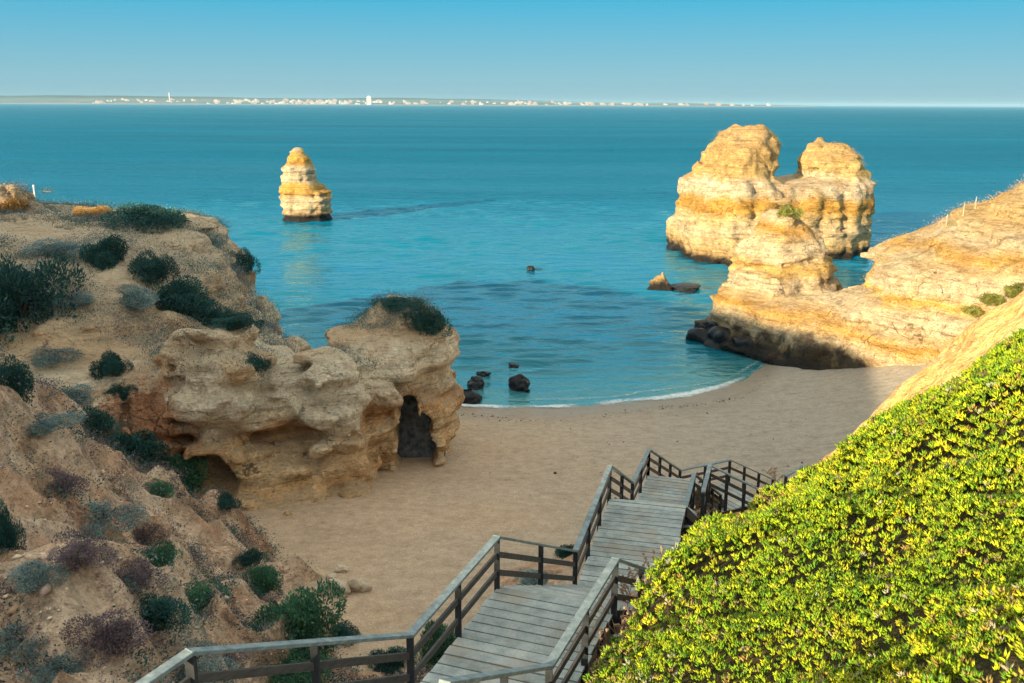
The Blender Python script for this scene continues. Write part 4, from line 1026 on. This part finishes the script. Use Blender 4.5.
def flight(p0, p1, s, w, z0, z1):
    p0, p1 = Vector((p0[0], p0[1])), Vector((p1[0], p1[1])); d = p1 - p0; n = max(3, int(round((z0 - z1) / .17)))
    mb = MB()
    for i in range(1, n):
        c0 = p0 + d * ((i - 1) / (n - 1) if n > 1 else 0); c1 = p0 + d * (i / (n - 1)) + d.normalized() * .03; z = z0 - (z0 - z1) * i / n
        q = [c0, c0 + s * w, c1 + s * w, c1]; dz = random.uniform(-.004, .004)
        mb.hexa([(v.x, v.y, z - .05 + dz) for v in q] + [(v.x, v.y, z + dz) for v in q])
    o = built(mb, 'flight', MAT['wood'], stairs)
    for off in (-.03, w + .03):
        m2 = MB(); a, b = p0 + s * off, p1 + s * off; m2.beam((a.x, a.y, z0 - .2), (b.x, b.y, z1 - .2), .06, .28); built(m2, 'stringer', MAT['timber'], o)
def railing(pts, posts, h=1.06, low=1.0, ends=True):
    """pts: deck-level points along the rail; posts per span"""
    hv = [Vector(p) for p in pts]
    up = Vector((0, 0, 1)); mb = MB()
    for a, b in zip(hv[:-1], hv[1:]):
        side = (b - a).cross(up).normalized() * .06
        for f in (.66, .30): mb.beam(a + up * h * f + side * 0, b + up * h * f, .045, .115)
    r = built(mb, 'railing', MAT['rail'], stairs)
    for a, b in zip(hv[:-1], hv[1:]):
        m2 = MB(); m2.beam(a + up * h, b + up * h, .15, .055, ext=.03); built(m2, 'handrail', MAT['handrail'], r, .006)
    for i, (a, b) in enumerate(zip(hv[:-1], hv[1:])):
        n = posts[i]
        for k in range(n + 1):
            if k == 0 and i > 0: continue
            p = a.lerp(b, k / n); m2 = MB(); m2.beam(p - up * .42, p + up * (h - .03), .11, .11); built(m2, 'post', MAT['timber'], r, .006)
def on(px, py, ztop, h=1.06):
    p = PZ(px, py, ztop); return Vector((p[0], p[1], ztop - h))
Z1, Z2, Z3, Z4 = 10.9, 8.35, 5.98, 3.5
hh = 1.06
A, B1 = on(497, 537, Z1 + hh), on(410, 635, Z1 + hh)
D, Q1 = on(615.5, 559.5, Z1 + hh), on(549, 666, Z1 + hh)
Cc, Ff = on(575.5, 551, Z2 + hh), on(610, 466, Z2 + hh)
G, I3 = on(632.5, 483, Z3 + hh), on(649, 449.5, Z3 + hh)
H3, H0 = on(694, 474, Z3 + hh), on(680.5, 526, Z3 + hh)
Z0 = 12.55
N0 = on(190, 652, Z0 + hh); N1 = on(143, 684, Z0 + hh)
def perp(a, b): d = Vector((b.x - a.x, b.y - a.y)).normalized(); return Vector((d.y, -d.x)), d
def v2(p): return Vector((p.x, p.y))
s1, d1 = perp(B1, A); w1 = (v2(D) - v2(A)).dot(s1); w1b = (v2(Q1) - v2(B1)).dot(s1)
deck(v2(B1) - d1 * .15, v2(A) + d1 * .05, w1, Z1)
s2, d2 = perp(Cc, Ff); w2 = 2.3
flight(v2(A) + d1 * .05, v2(Cc) , s1, w1, Z1, Z2)
deck(v2(Cc), v2(Ff) + d2 * .05, w2, Z2)
s3, d3 = perp(G, I3); w3 = (v2(H3) - v2(G)).dot(s3)
flight(v2(Ff) + d2 * .05, v2(G), s2, w2, Z2, Z3)
deck(v2(G), v2(I3) + d3 * .05, w3, Z3)
K3 = Vector((I3.x + 4.6 * math.sin(R(26)), I3.y + 4.6 * math.cos(R(26)), Z4)); s4 = Vector((math.cos(R(26)), -math.sin(R(26))))
flight(v2(I3) + d3 * .05, v2(K3), s4, 2.1, Z3, Z4)
L4 = on(730, 460, Z4 + hh)
s5, d5 = perp(K3, L4); deck(v2(K3), v2(L4), 2.4, Z4)
# upper flight and landing on the left
s0, d0 = perp(N0, B1)
flight(v2(N0), v2(B1) - d1 * .1, s0, 2.0, Z0, Z1)
sN, dN = perp(N1, N0); deck(v2(N0) - dN * 3.2, v2(N0), 2.2, Z0)
# railings
railing([N0 - Vector((dN.x, dN.y, 0)) * 3.2, N0, B1, A, Cc, Ff, G, I3], [2, 2, 2, 2, 3, 2, 2])
Er = Vector((D.x + d1.x * 4.6, D.y + d1.y * 4.6, Z2))
Q0 = Vector((Q1.x - 1.3, Q1.y - 3.0, Q1.z + 1.7))
railing([Q0, Q1, D, Er], [2, 2, 2])
N4 = on(773, 479.5, 3.1); 
railing([I3, K3, L4, N4], [3, 2, 3])
H1 = Vector((H0.x + 1.2, H0.y + .1, Z3 - .15))
H4 = Vector((H3.x + 4.4 * math.sin(R(26)), H3.y + 4.4 * math.cos(R(26)), Z4))
railing([H1, H0, H3, H4], [1, 4, 3])
M0, M3, M5 = on(703, 492, Z3 + hh), on(710, 465, Z3 + hh), on(762, 491, 6.1)
railing([M0, M3, M5], [2, 3])
E1, E2 = on(786, 476, 4.6), on(803, 466, 4.6)
railing([E1, E2], [1])

# ------------------------------------------------------------------ dry stalks along the edge of the carpet
def stalk_mesh(seed):
    r = random.Random(seed); mb = MB(); heads = []
    for _ in range(9):
        a = r.uniform(0, 6.28); p = Vector((0, 0, -.05)); dr = Vector((math.cos(a) * .5, math.sin(a) * .5, 1)).normalized()
        for k in range(4):
            q = p + dr * r.uniform(.10, .17); mb.beam(p, q, .012, .012); p = q; dr = (dr + Vector((r.uniform(-.5, .5), r.uniform(-.5, .5), r.uniform(-.2, .2)))).normalized()
            if k > 1: heads.append(p)
    for p in heads:
        for _ in range(3): mb.box(p + Vector((r.uniform(-.03, .03),) * 3), .03, .03, .035, r.uniform(0, 3), .008)
    me = bpy.data.meshes.new('dry_weed'); me.from_pydata(mb.v, [], mb.f); me.materials.append(MAT['straw']); return me
MAT['straw'] = plain('dry_straw', (.36, .25, .17), .9, .3, 12)
_wd = [stalk_mesh(i) for i in range(3)]
_SURF = _surfaces()
for i, (px, py, sc) in enumerate(((640, 588, 1.1), (655, 578, 1.3), (628, 606, 1.1), (618, 636, 1.2), (606, 660, 1.2), (600, 676, 1.0), (650, 598, 1.0), (690, 532, 1.5), (698, 520, 1.6), (704, 512, 1.3), (776, 482, 1.6), (668, 562, 1.0))):
    h_ = surface_at(px, py)
    if h_ is None: continue
    o = link('dry_weed', _wd[i % 3], None, None, h_[1]); o.scale = (sc,) * 3; o.rotation_euler.z = i * 1.1
    tag(o, 'brittle straw coloured weed at the edge of the succulents by the stairs', 'weed', 'dry weeds along the stairs')

# ------------------------------------------------------------------ posts on the clifftops
for i, (px, py, hp) in enumerate(((35.5, 204, 18),)):
    w = P(px, py, 66); s = 66 / F_PX
    mb = MB(); mb.beam((0, 0, -.5), (0, 0, hp * s), .07, .07); mb.box((0, 0, hp * s), .1, .1, .12); o = mb.build('marker_post', MAT['paint']); o.location = w
    tag(o, 'thin pale marker post on the crest of the left headland', 'post')
for i, (px, py) in enumerate(((946, 222), (963, 212), (975, 205), (988, 197))):
    hsurf = surface_at(px, py + 4)
    if hsurf is None: continue
    s = hsurf[0] / F_PX
    mb = MB(); mb.beam((0, 0, -.5), (0, 0, 9 * s), .05, .05); mb.beam((0, 0, 9 * s), (.04, 0, 11 * s), .035, .035); o = mb.build('fence_post', MAT['pale_stone']); o.location = hsurf[1]
    tag(o, 'slim weathered post on the skyline of the right cliff', 'post', 'posts along the right clifftop')

# ------------------------------------------------------------------ far coast across the bay
YC = 12400.0
HAZE = 3.8e-5
def coast():
    xs = np.arange(-4200, 2000, 25.0); ys = np.array([0., 40, 120, 300, 700, 1300, 2200]) * 2
    n = len(xs); r = np.random.default_rng(6)
    def sm(L): w = _w(n, 25., L, .2); return (w @ r.uniform(-1, 1, w.shape[1])) * 1.7
    top = np.interp(xs, [-4200, -3300, -2500, -1500, -600, 300, 1200, 1850, 2000], [46, 44, 40, 34, 32, 28, 22, 8, -8]) + sm(600) * 5 + sm(150) * 2.5
    prof = np.array([-4, 6, 9, .32, .55, .8, 1.0])
    V = []
    for i in range(n):
        for j, y in enumerate(ys):
            z = prof[j] if j < 3 else top[i] * prof[j] + (r.normal(0, 1.2))
            if top[i] < 12 and j in (1, 2): z = min(z, top[i] * .6)
            V.append((xs[i] * 2, YC + y, z * (2 if j > 2 else 1.2)))
    i = np.arange(n * len(ys)).reshape(n, len(ys))
    Fq = np.stack([i[:-1, :-1], i[1:, :-1], i[1:, 1:], i[:-1, 1:]], -1).reshape(-1, 4)
    m = NM('far_land', .95, .1); g = m.noise(.004, 5, .6, m.vec(1, .3, 4)); beach = m.step(m.z, 5, 9)
    col = m.ramp(g, [(.35, (.03, .06, .03)), (.5, (.06, .075, .04)), (.62, (.17, .11, .07)), (.75, (.05, .07, .035))])
    m.done(m.mix(beach, (.28, .23, .17), col))
    tag(link('far_coast', mesh_np('far_coast', np.array(V), Fq, True), m.m), kind='structure')
    return xs * 2, top * 2
CX, CT = coast()
def distant_hills():
    xs = np.arange(-15000, 9000, 120.0); r = np.random.default_rng(16); ys = np.array([0, 500, 1200, 2500.]); n = len(xs)
    def sm(L): w = _w(n, 120., L, .2); return (w @ r.uniform(-1, 1, w.shape[1])) * 1.7
    top = np.interp(xs, [-15000, -11000, -7000, -2500, 2000, 6500, 9000], [205, 200, 165, 125, 90, 30, -10]) + sm(2400) * 22 + sm(700) * 9
    V = np.array([(xs[i], 22500 + y, max(-5, top[i] * q)) for i in range(n) for y, q in zip(ys, (-.05, .45, .85, 1))])
    i = np.arange(n * 4).reshape(n, 4); Fq = np.stack([i[:-1, :-1], i[1:, :-1], i[1:, 1:], i[:-1, 1:]], -1).reshape(-1, 4)
    tag(link('distant_hills', mesh_np('distant_hills', V, Fq, True), plain('far_woodland', (.045, .07, .05), .95, .3, .002)), kind='structure')
distant_hills()
def far_building(seed):
    r = random.Random(seed); mb = MB(); w, dp, h = r.uniform(10, 34), 16, r.uniform(7, 20)
    mb.box((0, 0, h / 2 - 4), w, dp, h + 8); mb.box((r.uniform(-.2, .2) * w, 2, h + 1.5), w * r.uniform(.3, .6), dp * .6, 4.0)
    if r.random() < .6: mb.box((w * .5 + 6, 3, h * .25), 14, dp * .7, h * .5 + 6)
    me = bpy.data.meshes.new('far_building'); me.from_pydata(mb.v, [], mb.f); return me
_fb = [far_building(i) for i in range(12)]
for i, m_ in enumerate(_fb): m_.materials.append(MAT[('cream', 'white', 'blush')[i % 3]])
_r = random.Random(12)
_spots = [_r.triangular(-2050, -450, -1250) for _ in range(110)] + [_r.uniform(-2800, -2200) for _ in range(22)] + [_r.uniform(-450, 900) for _ in range(60)] + [_r.uniform(900, 1700) for _ in range(10)]
for i, x in enumerate(_spots):
    x *= 2; y = _r.choice([60, 150, 320, 520, 700]); zt = float(np.interp(x, CX, CT)); z = {60: 4, 150: max(4, zt * .1), 320: max(6, zt * .33), 520: max(6, zt * .45), 700: max(6, zt * .55)}[y]
    o = link('far_building', _fb[i % 12], None, None, (x, YC + 2 * y, z)); s_ = _r.uniform(1.0, 2.0); o.scale = (s_, 1, s_ * .95)
    tag(o, 'tiny pale building in the far town across the bay', 'building', 'buildings of the far town across the bay')
mb = MB(); mb.box((0, 0, 48), 56, 40, 104); mb.box((0, 0, 103), 26, 20, 12)
o = mb.build('tower_block', MAT['white']); o.location = (PZ(369, 101, 0)[0] / PZ(369, 101, 0)[1] * (YC + 60), YC + 60, 4); tag(o, 'tallest white tower block standing above the far town across the bay', 'building')
mb = MB(); mb.beam((0, 0, -4), (0, 0, 112), 13, 13); mb.box((0, 0, 115), 20, 20, 9)
o = mb.build('water_tower', MAT['white']); o.location = (-0.347 * (YC + 800), YC + 800, 28); tag(o, 'slender white tower on the far shore left of the town', 'tower')

# ------------------------------------------------------------------ sea air
mb = MB(); mb.box((0, 10000, 29), 60000, 40600, 72)
hm = bpy.data.materials.new('sea_air'); hm.use_nodes = True; hn = hm.node_tree; hn.nodes.clear()
ho = hn.nodes.new('ShaderNodeOutputMaterial'); hv = hn.nodes.new('ShaderNodeVolumePrincipled'); hv.inputs['Color'].default_value = (.42, .70, .92, 1); hv.inputs['Density'].default_value = HAZE; hv.inputs['Anisotropy'].default_value = 0
hn.links.new(hv.outputs[0], ho.inputs['Volume'])
tag(mb.build('haze', hm), kind='stuff')

# ------------------------------------------------------------------ light, sky, camera
sd = Vector((-math.sin(SUN_AZ) * math.cos(SUN_EL), -math.cos(SUN_AZ) * math.cos(SUN_EL), math.sin(SUN_EL)))
L = bpy.data.lights.new('sun', 'SUN'); L.energy = 2.0; L.angle = R(.5); L.color = (1.0, .80, .52)
so = bpy.data.objects.new('sun', L); COL.objects.link(so); so.rotation_euler = sd.to_track_quat('Z', 'Y').to_euler(); so.location = (-40, -40, 60)
w = bpy.data.worlds.new('World'); scene.world = w; w.use_nodes = True
nt = w.node_tree; bg = nt.nodes['Background']; sk = nt.nodes.new('ShaderNodeTexSky'); sk.sky_type = 'NISHITA'; sk.sun_disc = False
sk.sun_elevation = SUN_EL; sk.sun_rotation = math.atan2(sd.x, sd.y); sk.air_density = 1.0; sk.dust_density = .3; sk.ozone_density = 5.0
mx = nt.nodes.new('ShaderNodeMix'); mx.data_type = 'RGBA'; mx.blend_type = 'MULTIPLY'; mx.inputs[0].default_value = 1.0; mx.inputs[7].default_value = (.78, .96, .98, 1)
gm = nt.nodes.new('ShaderNodeGamma'); gm.inputs[1].default_value = .10
tcw = nt.nodes.new('ShaderNodeTexCoord'); sp = nt.nodes.new('ShaderNodeSeparateXYZ'); nt.links.new(tcw.outputs['Generated'], sp.inputs[0])
rp = nt.nodes.new('ShaderNodeValToRGB'); r_ = rp.color_ramp
while len(r_.elements) < 5: r_.elements.new(.5)
for e, (p, c) in zip(r_.elements, ((0, (.285, .48, .555)), (.025, (.26, .495, .59)), (.10, (.071, .437, .63)), (.24, (.40, .78, .90)), (.42, (1.28, 1.22, 1.06)))): e.position = p; e.color = (*c, 1)
nt.links.new(sp.outputs[2], rp.inputs[0])
nt.links.new(sk.outputs[0], gm.inputs[0]); nt.links.new(gm.outputs[0], mx.inputs[6]); nt.links.new(rp.outputs[0], mx.inputs[7]); nt.links.new(mx.outputs[2], bg.inputs[0]); bg.inputs[1].default_value = .15

cam = bpy.data.cameras.new('camera'); cam.sensor_width = 36; cam.lens = F_PX / 1024 * 36; cam.clip_start = .1; cam.clip_end = 60000
co = bpy.data.objects.new('camera', cam); COL.objects.link(co)
Mx = Matrix((RGT, UPV, -FWD)).transposed().to_4x4(); Mx.translation = Vector(CAM); co.matrix_world = Mx
scene.camera = co
scene.view_settings.view_transform = 'Standard'; scene.view_settings.look = 'None'; scene.view_settings.exposure = 2.65; scene.view_settings.gamma = 1
scene.cycles.max_bounces = 5; scene.cycles.diffuse_bounces = 3; scene.cycles.volume_bounces = 0; scene.cycles.transmission_bounces = 2
